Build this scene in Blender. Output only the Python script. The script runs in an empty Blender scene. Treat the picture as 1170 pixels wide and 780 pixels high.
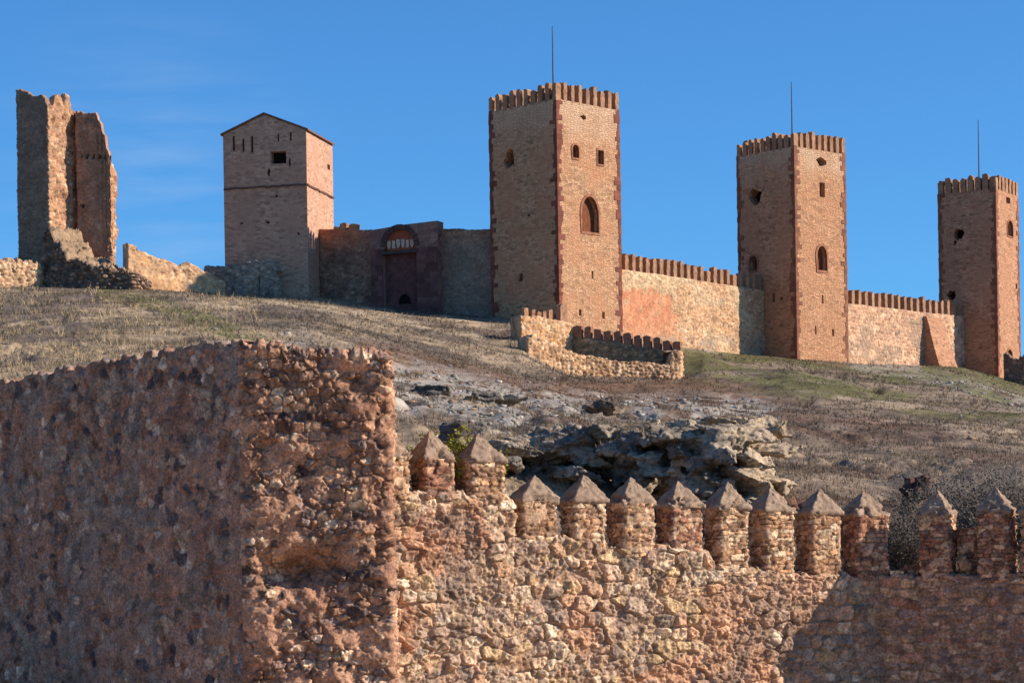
import bpy, bmesh, math, random
import numpy as np
from mathutils import Vector, Matrix
from mathutils.geometry import delaunay_2d_cdt

random.seed(7)
C = bpy.context.scene.collection
# ------------------------------------------------------------------ camera model
F, U0, VH, ROLL = 3000.0, 585.0, 700.0, math.radians(0.9)
CR, SR = math.cos(ROLL), math.sin(ROLL)


def at(u, v, d):
    """world point at depth d seen at pixel (u, v) of the 1170x780 photograph"""
    a, b = (u - U0) / F, (VH - v) / F
    return Vector(((a * CR + b * SR) * d, d, (-a * SR + b * CR) * d))


def proj(x, y, z):
    a, b = x / y, z / y
    return U0 + F * (a * CR - b * SR), VH - F * (a * SR + b * CR)


def z_from_profile(x, y, prof):
    us = np.array([p[0] for p in prof], float)
    vs = np.array([p[1] for p in prof], float)
    x, y = np.asarray(x, float), np.asarray(y, float)
    bp = np.full_like(x, 0.06)
    for _ in range(4):
        u = U0 + F * (x / y * CR - bp * SR)
        v = np.interp(u, us, vs)
        bp = -(u - U0) / F * SR + (VH - v) / F * CR
    return bp * y


# ------------------------------------------------------------------ numpy noise
def _h(ix, iy, iz, seed):
    n = (ix.astype(np.int64) * 374761393 + iy.astype(np.int64) * 668265263 + iz.astype(np.int64) * 2147483647 + seed * 974711) & 0xFFFFFFFF
    n = ((n ^ (n >> 13)) * 1274126177) & 0xFFFFFFFF
    n = ((n ^ (n >> 16)) * 2246822519) & 0xFFFFFFFF
    return ((n ^ (n >> 15)) & 0xFFFFFF) / float(0xFFFFFF)


def vnoise(x, y, z=None, seed=0):
    x, y = np.asarray(x, float), np.asarray(y, float)
    z = np.zeros_like(x) if z is None else np.asarray(z, float)
    xi, yi, zi = np.floor(x), np.floor(y), np.floor(z)
    fx, fy, fz = x - xi, y - yi, z - zi
    fx, fy, fz = [t * t * t * (t * (t * 6 - 15) + 10) for t in (fx, fy, fz)]
    out = 0
    for dx in (0, 1):
        wx = fx if dx else 1 - fx
        for dy in (0, 1):
            wy = fy if dy else 1 - fy
            for dz in (0, 1):
                wz = fz if dz else 1 - fz
                out = out + wx * wy * wz * _h(xi + dx, yi + dy, zi + dz, seed)
    return out


def fbm(x, y, z=None, seed=0, oct=4, gain=0.5):
    s, a, t, f = 0, 1.0, 0, 1.0
    for k in range(oct):
        s = s + a * vnoise(np.asarray(x) * f, np.asarray(y) * f, None if z is None else np.asarray(z) * f, seed + 17 * k)
        t += a
        a *= gain
        f *= 2.03
    return s / t


def sstep(a, b, x):
    t = np.clip((x - a) / (b - a), 0, 1)
    return t * t * (3 - 2 * t)


def stones(s, z, sx, sy, jx=0.38, jy=0.3, seed=0, pw=2.6, warp=0.12):
    p = s / sx + warp * 2 * (fbm(s / sx * .8, z / sy * .8, seed=seed + 3, oct=2) - .5)
    q = z / sy + warp * 2 * (fbm(s / sx * .8, z / sy * .8, seed=seed + 5, oct=2) - .5)
    j0 = np.floor(q)
    F1 = np.full_like(p, 9.0)
    F2 = np.full_like(p, 9.0)
    ID = np.zeros_like(p)
    DX = np.zeros_like(p)
    DY = np.zeros_like(p)
    for dj in (-1, 0, 1):
        j = j0 + dj
        sh = _h(j, j * 0 + 7, j * 0, seed + 11) * 3
        i0 = np.floor(p - sh)
        for di in (-2, -1, 0, 1, 2):
            i = i0 + di
            cx = i + .5 + (_h(i, j, j * 0, seed + 1) - .5) * 2 * jx + sh
            cy = j + .5 + (_h(i, j, j * 0, seed + 2) - .5) * 2 * jy
            sz = .75 + .5 * _h(i, j, j * 0, seed + 4)
            dx, dy = p - cx, q - cy
            d = (np.abs(dx) ** pw + np.abs(dy) ** pw) ** (1 / pw) / sz
            idd = _h(i, j, j * 0, seed + 9)
            near = d < F1
            F2 = np.where(near, F1, np.minimum(F2, d))
            ID = np.where(near, idd, ID)
            DX = np.where(near, dx, DX)
            DY = np.where(near, dy, DY)
            F1 = np.where(near, d, F1)
    return F1, F2, ID, DX, DY


def c(r, g, b):
    return np.array([((x / 255 + .055) / 1.055) ** 2.4 if x > 10 else x / 255 / 12.92 for x in (r, g, b)])


def r1(ID, k):
    t = np.sin(ID * 9173.13 + k * 78.233) * 43758.5453
    return t - np.floor(t)


# ------------------------------------------------------------------ mesh helpers
ORG = {}


def mesh_np(name, V, Q, col=None, smooth=True, extra=(), tris=None):
    me = bpy.data.meshes.new(name)
    V = np.asarray(V, np.float32)
    faces = []
    nq = 0 if Q is None else len(Q)
    nt = 0 if tris is None else len(tris)
    me.vertices.add(len(V))
    me.vertices.foreach_set('co', V.ravel())
    loops, starts, pos = [], [], 0
    if nq:
        loops.append(np.asarray(Q, np.int32).ravel())
        starts.append(np.arange(nq, dtype=np.int32) * 4)
        pos = nq * 4
    if nt:
        loops.append(np.asarray(tris, np.int32).ravel())
        starts.append(pos + np.arange(nt, dtype=np.int32) * 3)
        pos += nt * 3
    for e in extra:
        loops.append(np.asarray(e, np.int32))
        starts.append(np.array([pos], np.int32))
        pos += len(e)
    loops = np.concatenate(loops)
    starts = np.concatenate(starts)
    me.loops.add(len(loops))
    me.loops.foreach_set('vertex_index', loops)
    me.polygons.add(len(starts))
    me.polygons.foreach_set('loop_start', starts)
    me.update(calc_edges=True)
    me.validate()
    if smooth:
        me.polygons.foreach_set('use_smooth', np.ones(len(me.polygons), bool))
    if col is not None:
        ca = me.color_attributes.new('Col', 'FLOAT_COLOR', 'POINT')
        cc = np.ones((len(V), 4), np.float32)
        cc[:, :3] = col
        ca.data.foreach_set('color', cc.ravel())
    return me


def grid_quads(nr, nc, closed=False):
    r = np.arange(nr - 1)
    k = np.arange(nc if closed else nc - 1)
    R, K = np.meshgrid(r, k, indexing='ij')
    K2 = (K + 1) % nc
    return np.stack([R * nc + K, R * nc + K2, (R + 1) * nc + K2, (R + 1) * nc + K], -1).reshape(-1, 4)


def obj(name, me, mat=None, parent=None):
    me.name = name
    o = bpy.data.objects.new(name, me)
    C.objects.link(o)
    if mat is not None and not me.materials:
        me.materials.append(mat)
    if parent is not None:
        org = ORG.get(parent.name, Vector((0, 0, 0)))
        me.transform(Matrix.Translation(-org))
        o.parent = parent
        ORG[o.name] = org
    return o


def thing(name, label, cat, loc=(0, 0, 0), group=None):
    o = bpy.data.objects.new(name, None)
    C.objects.link(o)
    o.empty_display_size = .3
    o.location = loc
    ORG[o.name] = Vector(loc)
    return tag(o, label, cat, group)


def tag(o, label, cat, group=None, kind=None):
    if label:
        o['label'] = label
    if cat:
        o['category'] = cat
    if group:
        o['group'] = group
    o['kind'] = kind or 'thing'
    return o


def bm_mesh(name, bm, smooth=False):
    bmesh.ops.recalc_face_normals(bm, faces=bm.faces[:])
    me = bpy.data.meshes.new(name)
    bm.to_mesh(me)
    bm.free()
    if smooth:
        me.polygons.foreach_set('use_smooth', np.ones(len(me.polygons), bool))
    return me


def add_box(bm, o, ex, ey, ez):
    """parallelepiped: corner o and three edge vectors"""
    o, ex, ey, ez = Vector(o), Vector(ex), Vector(ey), Vector(ez)
    v = [bm.verts.new(o + ex * a + ey * b + ez * k) for k in (0, 1) for b in (0, 1) for a in (0, 1)]
    for f in ((0, 2, 3, 1), (4, 5, 7, 6), (0, 1, 5, 4), (1, 3, 7, 5), (3, 2, 6, 7), (2, 0, 4, 6)):
        bm.faces.new([v[i] for i in f])
    return v


# ------------------------------------------------------------------ materials
def new_mat(name):
    m = bpy.data.materials.new(name)
    m.use_nodes = True
    nt = m.node_tree
    b = nt.nodes['Principled BSDF']
    b.inputs['Roughness'].default_value = .95
    b.inputs['Specular IOR Level'].default_value = .15
    return m, nt, b


def N(nt, t, **kw):
    n = nt.nodes.new(t)
    for k, v in kw.items():
        if k in n.inputs.keys():
            n.inputs[k].default_value = v
        else:
            setattr(n, k, v)
    return n


def mixc(nt, fac, a, b, mode='MIX'):
    n = nt.nodes.new('ShaderNodeMix')
    n.data_type = 'RGBA'
    n.blend_type = mode
    for i, x in ((0, fac), (6, a), (7, b)):
        if hasattr(x, 'links'):
            nt.links.new(x, n.inputs[i])
        elif i == 0:
            n.inputs[0].default_value = x
        else:
            n.inputs[i].default_value = (*x, 1) if len(x) == 3 else x
    return n.outputs[2]


def maprange(nt, x, a, b, lo=0, hi=1):
    n = N(nt, 'ShaderNodeMapRange')
    nt.links.new(x, n.inputs[0])
    for i, v in ((1, a), (2, b), (3, lo), (4, hi)):
        n.inputs[i].default_value = v
    return n.outputs[0]


def noise(nt, co, scale, detail=4, rough=.6):
    n = N(nt, 'ShaderNodeTexNoise', Scale=scale, Detail=detail, Roughness=rough)
    if co is not None:
        nt.links.new(co, n.inputs['Vector'])
    return n.outputs[0]


def attr_mat(name, grain=18, amt=.45, bump=.4, dist=.03):
    """base colour from the per-stone colour attribute, with fine procedural grain"""
    m, nt, b = new_mat(name)
    a = N(nt, 'ShaderNodeVertexColor', layer_name='Col')
    g = N(nt, 'ShaderNodeNewGeometry')
    n1 = noise(nt, g.outputs['Position'], grain, 6, .7)
    n2 = noise(nt, g.outputs['Position'], grain * .22, 4, .6)
    f1 = maprange(nt, n1, .3, .7, 1 - amt, 1 + amt)
    f2 = maprange(nt, n2, .3, .7, 1 - amt * .6, 1 + amt * .6)
    mul = N(nt, 'ShaderNodeMath', operation='MULTIPLY')
    nt.links.new(f1, mul.inputs[0])
    nt.links.new(f2, mul.inputs[1])
    vm = N(nt, 'ShaderNodeVectorMath', operation='SCALE')
    nt.links.new(a.outputs[0], vm.inputs[0])
    nt.links.new(mul.outputs[0], vm.inputs['Scale'])
    nt.links.new(vm.outputs[0], b.inputs['Base Color'])
    bp = N(nt, 'ShaderNodeBump', Strength=bump, Distance=dist)
    nt.links.new(n1, bp.inputs['Height'])
    nt.links.new(bp.outputs[0], b.inputs['Normal'])
    return m


def ashlar_mat(name, ca, cb, mortar, bw=.36, bh=.15, stain=None, top=None, ztop=0, ms=.016, bump=.5, seed=0):
    """small coursed masonry over a UV map in metres"""
    m, nt, b = new_mat(name)
    uv = N(nt, 'ShaderNodeUVMap', uv_map='UV')
    g = N(nt, 'ShaderNodeNewGeometry')
    # warp the courses so that no joint is ruler-straight
    nw = N(nt, 'ShaderNodeTexNoise', Scale=2.2, Detail=3.0)
    nt.links.new(uv.outputs[0], nw.inputs['Vector'])
    sub = N(nt, 'ShaderNodeVectorMath', operation='SUBTRACT')
    nt.links.new(nw.outputs['Color'], sub.inputs[0])
    sub.inputs[1].default_value = (.5, .5, .5)
    sc = N(nt, 'ShaderNodeVectorMath', operation='SCALE')
    nt.links.new(sub.outputs[0], sc.inputs[0])
    sc.inputs['Scale'].default_value = .22
    add = N(nt, 'ShaderNodeVectorMath', operation='ADD')
    nt.links.new(uv.outputs[0], add.inputs[0])
    nt.links.new(sc.outputs[0], add.inputs[1])
    cs = N(nt, 'ShaderNodeMapping')
    cs.inputs['Scale'].default_value = (1 / bw, 1 / bh, 1)
    nt.links.new(add.outputs[0], cs.inputs['Vector'])
    vo = N(nt, 'ShaderNodeTexVoronoi', Scale=1.0, Randomness=.62)
    nt.links.new(cs.outputs[0], vo.inputs['Vector'])
    ve = N(nt, 'ShaderNodeTexVoronoi', Scale=1.0, Randomness=.62)
    ve.feature = 'DISTANCE_TO_EDGE'
    nt.links.new(cs.outputs[0], ve.inputs['Vector'])
    sp = N(nt, 'ShaderNodeSeparateColor')
    nt.links.new(vo.outputs['Color'], sp.inputs[0])
    joint = maprange(nt, ve.outputs['Distance'], .02, .14, .55, 0)
    base = mixc(nt, sp.outputs[0], tuple(np.array(ca) * 1.12), tuple(np.array(cb) * .70))
    base = mixc(nt, maprange(nt, sp.outputs[1], .80, .92, 0, .75), base, tuple(np.array(cb) * .42))
    base = mixc(nt, maprange(nt, sp.outputs[2], .80, .92, 0, .6), base, tuple(np.minimum(np.array(ca) * 1.35, .8)))
    n1 = noise(nt, uv.outputs[0], .45, 5, .6)
    base = mixc(nt, maprange(nt, n1, .42, .66, 0, .85), base, stain if stain is not None else tuple(np.array(ca) * .7))
    n2 = noise(nt, uv.outputs[0], 9, 6, .75)
    base = mixc(nt, maprange(nt, n2, .35, .7, .0, .55), base, tuple(np.array(cb) * .42), 'MIX')
    if top is not None:
        sx = N(nt, 'ShaderNodeSeparateXYZ')
        nt.links.new(g.outputs['Position'], sx.inputs[0])
        nz = N(nt, 'ShaderNodeMath', operation='ADD')
        nt.links.new(sx.outputs[2], nz.inputs[0])
        nt.links.new(maprange(nt, n1, .3, .7, -1.6, 1.6), nz.inputs[1])
        base = mixc(nt, maprange(nt, nz.outputs[0], ztop - 2.5, ztop, 0, .75), base, top)
    # rain streaks and soot, stretched down the wall
    mp = N(nt, 'ShaderNodeMapping')
    mp.inputs['Scale'].default_value = (1.3, .16, 1)
    nt.links.new(uv.outputs[0], mp.inputs['Vector'])
    n3 = noise(nt, mp.outputs[0], 1.6, 5, .65)
    base = mixc(nt, maprange(nt, n3, .5, .75, 0, .45), base, tuple(np.array(ca) * .55))
    base = mixc(nt, joint, base, tuple(np.array(mortar) * .72))
    nt.links.new(base, b.inputs['Base Color'])
    hsub = N(nt, 'ShaderNodeMath', operation='SUBTRACT')
    nt.links.new(n2, hsub.inputs[0])
    nt.links.new(joint, hsub.inputs[1])
    bp = N(nt, 'ShaderNodeBump', Strength=min(1, bump * 1.6), Distance=.09)
    nt.links.new(hsub.outputs[0], bp.inputs['Height'])
    nt.links.new(bp.outputs[0], b.inputs['Normal'])
    return m


def plain_mat(name, col, col2=None, scale=3.0, bump=.4, dist=.03, rough=.95, island=0):
    m, nt, b = new_mat(name)
    b.inputs['Roughness'].default_value = rough
    g = N(nt, 'ShaderNodeNewGeometry')
    n1 = noise(nt, g.outputs['Position'], scale, 6, .7)
    n2 = noise(nt, g.outputs['Position'], scale * 5, 5, .7)
    base = mixc(nt, maprange(nt, n1, .35, .65), col, col2 if col2 is not None else tuple(np.array(col) * .6))
    base = mixc(nt, maprange(nt, n2, .4, .75, 0, .5), base, tuple(np.array(col) * .4))
    if island:
        base = mixc(nt, maprange(nt, g.outputs['Random Per Island'], 0, 1, 0, island), base, tuple(np.array(col) * .35))
    nt.links.new(base, b.inputs['Base Color'])
    bp = N(nt, 'ShaderNodeBump', Strength=bump, Distance=dist)
    nt.links.new(n2, bp.inputs['Height'])
    nt.links.new(bp.outputs[0], b.inputs['Normal'])
    return m


M_RUB = attr_mat('rubble_masonry', 22, .6, .7, .03)
M_FAR = attr_mat('castle_rubble', 5, .35, .5, .06)
M_GROUND = attr_mat('hillside_ground', 1.6, .5, .6, .25)
M_ROCK = attr_mat('limestone', 4, .5, .8, .12)
M_GRASS = attr_mat('dry_grass_blades', 3, .25, 0, .01)
M_QUOIN = plain_mat('red_sandstone', tuple(c(146, 90, 72)), tuple(c(112, 70, 62)), 1.2, .6, .05, island=.6)
M_QUOIN2 = plain_mat('brown_sandstone', tuple(c(160, 108, 84)), tuple(c(118, 80, 68)), 1.2, .6, .05, island=.6)
M_MERLON = plain_mat('merlon_stone', tuple(c(182, 140, 110)), tuple(c(132, 98, 76)), 1.3, .6, .05)
M_CAP = plain_mat('mortar_cap', tuple(c(176, 150, 128)), tuple(c(124, 104, 88)), 7, .7, .03)
M_VOID = plain_mat('painted_dark_interior', (.02, .016, .014), None, 2, 0)  # near-black panels that paint in the unlit interior behind openings
M_WOOD = plain_mat('window_boards', tuple(c(130, 78, 52)), tuple(c(98, 58, 42)), 3, .3, .02)
M_FRAME = plain_mat('window_stone', tuple(c(168, 120, 92)), tuple(c(130, 82, 66)), 2, .4, .03)
M_METAL = plain_mat('mast_metal', (.12, .12, .13), None, 5, 0, rough=.5)
M_TWIG = attr_mat('shrub_twigs', 6, .3, 0, .01)
M_PORTAL = plain_mat('purple_sandstone', tuple(c(140, 96, 90)), tuple(c(104, 70, 70)), .9, .7, .08, island=.9)


# ------------------------------------------------------------------ wall builder
def resample(path, res, closed=False):
    P = [np.array(p, float) for p in path]
    if closed:
        P = P + [P[0]]
    out, corner = [], []
    for a, b in zip(P[:-1], P[1:]):
        n = max(1, int(math.ceil(np.linalg.norm(b - a) / res)))
        for k in range(n):
            out.append(a + (b - a) * k / n)
    if not closed:
        out.append(P[-1])
    out = np.array(out)
    if closed:
        tp = np.roll(out, -1, 0) - out
        tm = out - np.roll(out, 1, 0)
    else:
        d = np.diff(out, axis=0)
        tp = np.vstack([d, d[-1]])
        tm = np.vstack([d[0], d])
    tp /= np.linalg.norm(tp, axis=1)[:, None]
    tm /= np.linalg.norm(tm, axis=1)[:, None]
    n1 = np.stack([tp[:, 1], -tp[:, 0]], 1)
    n2 = np.stack([tm[:, 1], -tm[:, 0]], 1)
    nn = n1 + n2
    nn /= np.linalg.norm(nn, axis=1)[:, None]
    mit = 1 / np.clip((nn * n1).sum(1), .45, 1)
    seg = np.linalg.norm(np.diff(out, axis=0), axis=1)
    s = np.concatenate([[0], np.cumsum(seg)])
    return out, nn, mit, s


def wall_mesh(name, path, zb, zt, skin, thick=.7, res=.05, top_rise=0., closed=False, ragged=(0, .3), seed=0, topcol=None):
    """masonry wall with real relief: front sheet, ragged top and back, along a plan path"""
    P, nn, mit, s = resample(path, res, closed)
    x, y = P[:, 0], P[:, 1]
    Zt = z_from_profile(x, y, zt) if isinstance(zt, list) else np.full(len(x), float(zt))
    Zb = z_from_profile(x, y, zb) if isinstance(zb, list) else np.full(len(x), float(zb))
    if ragged[0]:
        blk = np.floor(s / ragged[1] + .35 * vnoise(s / ragged[1], s * 0, seed=seed))
        Zt = Zt + ragged[0] * (_h(blk, blk * 0, blk * 0, seed + 3) - .6) + ragged[0] * .6 * (vnoise(s / .07, s * 0, seed=seed + 8) - .5)
    nf = max(4, int(np.ceil((Zt - Zb).max() / res)) + 1)
    t = np.linspace(0, 1, nf)[:, None]
    Zf = Zb[None] + (Zt - Zb)[None] * t
    S = np.broadcast_to(s[None], Zf.shape)
    h, col = skin(S.ravel(), Zf.ravel(), np.broadcast_to(x, Zf.shape).ravel(), np.broadcast_to(y, Zf.shape).ravel())
    h = h.reshape(Zf.shape)
    Vf = np.stack([x[None] + nn[None, :, 0] * h, y[None] + nn[None, :, 1] * h, Zf], -1)
    rows, cols = [Vf], [col.reshape(*Zf.shape, 3)]
    nt_ = max(2, int(math.ceil(thick / res))) if not closed else 0
    nt_ = min(nt_, 60)
    for k in range(1, nt_ + 1):
        o = thick * k / nt_
        zz = Zt + top_rise * k / nt_
        h, col = skin(s, zz + o + .2, x, y)
        if k == nt_:
            h = h * 0
        hn = np.clip(h, -.05, .5) * .8
        if top_rise:
            hn = hn + .7 * (fbm(s / 1.1, x * 0 + o / 1.1, seed=seed + 2, oct=4) - .5) * min(1, 3 * k / nt_)
        e = 1 - k / nt_
        rows.append(np.stack([x - nn[:, 0] * mit * o + nn[:, 0] * rows[0][-1][:, 0] * 0, y - nn[:, 1] * mit * o, zz + hn], -1)[None])
        if topcol is not None:
            col = col * .25 + topcol * .75
        cols.append(col[None])
    if not closed:
        for k in (1, 2):
            zz = (Zt + top_rise) + (Zb - Zt - top_rise) * k / 2
            rows.append(np.stack([x - nn[:, 0] * mit * thick, y - nn[:, 1] * mit * thick, zz], -1)[None])
            cols.append(cols[-1])
    V = np.concatenate(rows, 0)
    CC = np.concatenate(cols, 0)
    nr, nc = V.shape[:2]
    Q = grid_quads(nr, nc, closed)
    extra = []
    if closed:
        extra.append(np.arange(nc)[::-1])
        extra.append((nr - 1) * nc + np.arange(nc))
    else:
        extra.append(np.arange(nr) * nc)
        extra.append((np.arange(nr) * nc + nc - 1)[::-1])
    return mesh_np(name, V.reshape(-1, 3), Q, CC.reshape(-1, 3), True, extra)


def make_skin(seed, sx, sy, amp, pal, mortar, rough=0, gap=.22, jx=.38, jy=.3, pw=2.6, lump=(0, 1), fine=.012, plaster=None, stain=None, post=None, small=None):
    pal = np.array(pal)

    def skin(s, z, x, y):
        F1, F2, ID, DX, DY = stones(s, z, sx, sy, jx, jy, seed, pw)
        e = sstep(.02, gap, F2 - F1)
        tilt = (r1(ID, 1) - .5) * DX * 1.6 + (r1(ID, 2) - .5) * DY * 1.6
        body = .45 + .55 * r1(ID, 3) + tilt - F1 * F1 * .2
        colr = pal[np.minimum((r1(ID, 4) * len(pal)).astype(int), len(pal) - 1)]
        colr = colr * (.72 + .56 * r1(ID, 5))[:, None]
        if small is not None:   # patches of small packing stones between the big ones
            G1, G2, IG, GX, GY = stones(s, z, sx * .5, sy * .5, .42, .34, seed + 91, pw)
            mk = sstep(.46, .56, fbm(s / small, z / small, seed=seed + 77, oct=3))
            e2 = sstep(.02, gap, G2 - G1)
            b2 = .3 + .6 * r1(IG, 3) - G1 * G1 * .3
            c2 = pal[np.minimum((r1(IG, 4) * len(pal)).astype(int), len(pal) - 1)] * (.7 + .5 * r1(IG, 5))[:, None]
            e = e * (1 - mk) + e2 * mk
            body = body * (1 - mk) + b2 * .75 * mk
            colr = colr * (1 - mk[:, None]) + c2 * mk[:, None]
        h = amp * e * body
        col = mortar * (1 - e[:, None]) + colr * e[:, None]
        f = fbm(s / .11, z / .11, seed=seed + 31, oct=4, gain=.6) - .5
        sp = fbm(s / .05, z / .07, seed=seed + 35, oct=2) - .5
        col = col * (1 + .7 * sp[:, None])
        h = h + fine * 2 * f
        if rough:      # chipped faces
            ch = np.abs(fbm(s / .13, z / .10, ID * 40, seed=seed + 33, oct=4, gain=.65) - .5)
            h = h - rough * e * (.8 - 4 * ch).clip(0, 1)
            col = col * (1.08 - .3 * (.8 - 4 * ch).clip(0, 1))[:, None]
        if plaster is not None:
            thr, scl, pc, lvl = plaster[:4]
            pm = fbm(s / scl, z / (scl * .8), seed=seed + 41, oct=4, gain=.55)
            if len(plaster) > 4:
                pm = pm + plaster[4](s, z, x, y)
            lv = amp * (lvl + 1.1 * (pm - thr) * 6 * .35)
            cov = sstep(-.012, .012, lv - h) * sstep(thr - .06, thr, pm)
            h = h * (1 - cov) + (lv + fine * f) * cov
            pcv = pc[None] * (.75 + .5 * fbm(s / .4, z / .6, seed=seed + 51, oct=3))[:, None]
            col = col * (1 - cov[:, None]) + pcv * cov[:, None]
        if lump[0]:
            h = h + lump[0] * 2 * (fbm(s / lump[1], z / lump[1], seed=seed + 61, oct=3) - .5)
        if stain is not None:
            for (sc, scol, lo, hi, k) in stain:
                w = sstep(lo, hi, fbm(s / sc, z / sc, seed=seed + k, oct=4)) * .7
                col = col * (1 - w[:, None]) + scol[None] * w[:, None] * (.6 + .6 * r1(ID, 6))[:, None]
        if post is not None:
            h, col = post(s, z, x, y, h, col)
        return h, np.clip(col, .004, .9)
    return skin


# ------------------------------------------------------------------ terrain
COLS = np.array([-300, 0, 150, 275, 360, 450, 520, 597, 622, 650, 700, 775, 805, 900, 1000, 1100, 1170, 1450], float)
WROW = np.array([0, .06, .15, .3, .5, .75, .9, 1.0])
VTAB = np.array([
    # w: 0    .06  .15  .3   .5   .75  .9   1
    [560, 505, 460, 425, 390, 358, 342, 332],   # -300
    [560, 505, 460, 425, 388, 353, 336, 325],   # 0
    [560, 505, 458, 422, 388, 353, 338, 328],   # 150
    [560, 505, 460, 425, 392, 360, 344, 335],   # 275
    [568, 520, 475, 438, 404, 368, 350, 340],   # 360
    [575, 532, 490, 455, 424, 388, 364, 350],   # 450
    [590, 548, 503, 468, 440, 404, 374, 358],   # 520
    [600, 560, 514, 480, 455, 424, 389, 366],   # 597
    [604, 564, 517, 482, 456, 430, 409, 372],   # 622
    [608, 568, 520, 484, 460, 438, 426, 378],   # 650
    [610, 572, 524, 486, 462, 443, 432, 388],   # 700
    [612, 576, 532, 492, 462, 441, 431, 397],   # 775
    [613, 578, 536, 496, 464, 436, 414, 400],   # 805
    [615, 582, 546, 512, 474, 434, 418, 409],   # 900
    [655, 598, 556, 518, 480, 438, 423, 415],   # 1000
    [665, 604, 556, 518, 480, 444, 428, 420],   # 1100
    [665, 604, 560, 522, 486, 456, 444, 438],   # 1170
    [640, 610, 585, 555, 525, 500, 488, 480],   # 1450
], float)
# an extra row just in front of the crag: the ground drops away into a hollow there
WROW = np.insert(WROW, 2, .105)
VTAB = np.insert(VTAB, 2, VTAB[:, 1:3].mean(1), axis=1)
for _i, _u in enumerate(COLS):
    if 590 < _u < 880:
        VTAB[_i, :3] = (668, 650, 612)
    elif _u == 520:
        VTAB[_i, 1:3] = (562, 536)
    elif _u == 900:
        VTAB[_i, :3] = (640, 606, 580)
RIDGE_U = [-300, 20, 130, 235, 262, 350, 470, 560, 640, 710, 780, 840, 908, 967, 1065, 1137, 1170, 1450]
RIDGE_D = [210, 204.3, 204.3, 206, 209.5, 208.5, 209, 205, 199.5, 203, 211, 219, 217.5, 222, 234, 239.5, 242, 262]
WALL_U = [-400, 0, 275, 450, 451, 1003, 1200, 1500]
WALL_D = [58, 51, 44.6, 44.6, 45.9, 51.3, 49.6, 48]


def terr(x, y, rough=True):
    x, y = np.asarray(x, float), np.asarray(y, float)
    yy = np.maximum(y, 15)
    ap = x / yy
    uu = U0 + F * (ap - .08 * SR)            # column label at mid hill height
    R = np.interp(uu, RIDGE_U, RIDGE_D)
    W = np.interp(uu, WALL_U, WALL_D) + 1.3
    w = np.clip((yy - W) / (R - W), 0, 1)
    a = (COLS[:, None] - U0) / F
    b = (VH - VTAB) / F
    A = a * CR + b * SR
    B = -a * SR + b * CR
    rowsB = np.stack([np.interp(ap, A[:, j], B[:, j]) for j in range(len(WROW))])
    j = np.clip(np.searchsorted(WROW, w, side='right') - 1, 0, len(WROW) - 2)
    f = (w - WROW[j]) / (WROW[j + 1] - WROW[j])
    idx = np.arange(len(ap)) if ap.ndim == 1 else None
    bb = rowsB[j, idx] * (1 - f) + rowsB[j + 1, idx] * f
    dd = np.minimum(np.maximum(yy, W), R)
    z = bb * dd
    # past the ridge: a flat castle yard, then the far side falls away
    past = np.clip(y - R - 28, 0, 1e9)
    z = z - np.clip(past * .16, 0, z + 6)
    # in front of the foreground walls: the lane below
    front = sstep(0, .8, y - (W - 1.0))
    z = -2.6 * (1 - front) + z * front
    if rough:
        amp = sstep(W + .2, W + 6, y)
        near = 1 - .75 * sstep(.86, 1.0, w)
        z = z + amp * near * (1.15 * (fbm(x / 9, y / 13, seed=5, oct=4) - .5) + .22 * (fbm(x / 1.6, y / 2.4, seed=6, oct=3) - .5))
        led = sstep(.50, .62, fbm(x / 7, y / 16, seed=9, oct=3)) * sstep(45, 70, y) * (1 - sstep(110, 140, y))
        z = z + led * .35 * (np.abs(fbm(x / 1.3, y / 3.0, seed=12, oct=3) - .5) * 3 - .4)
    return z


def terr1(x, y):
    return float(terr(np.array([x]), np.array([y]))[0])


def seg_w(u, v, pts, wid):
    """soft mask of a band following pixel-space polyline pts (used once, to lay out patches of turf in the world)"""
    best = np.full_like(u, 1e9)
    for (a, b) in zip(pts[:-1], pts[1:]):
        ax, ay = a
        bx, by = b
        L = (bx - ax) ** 2 + (by - ay) ** 2
        t = np.clip(((u - ax) * (bx - ax) + (v - ay) * (by - ay)) / L, 0, 1)
        best = np.minimum(best, np.hypot((u - ax - t * (bx - ax)), (v - ay - t * (by - ay)) * 1.0))
    return 1 - sstep(wid * .4, wid, best)


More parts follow.
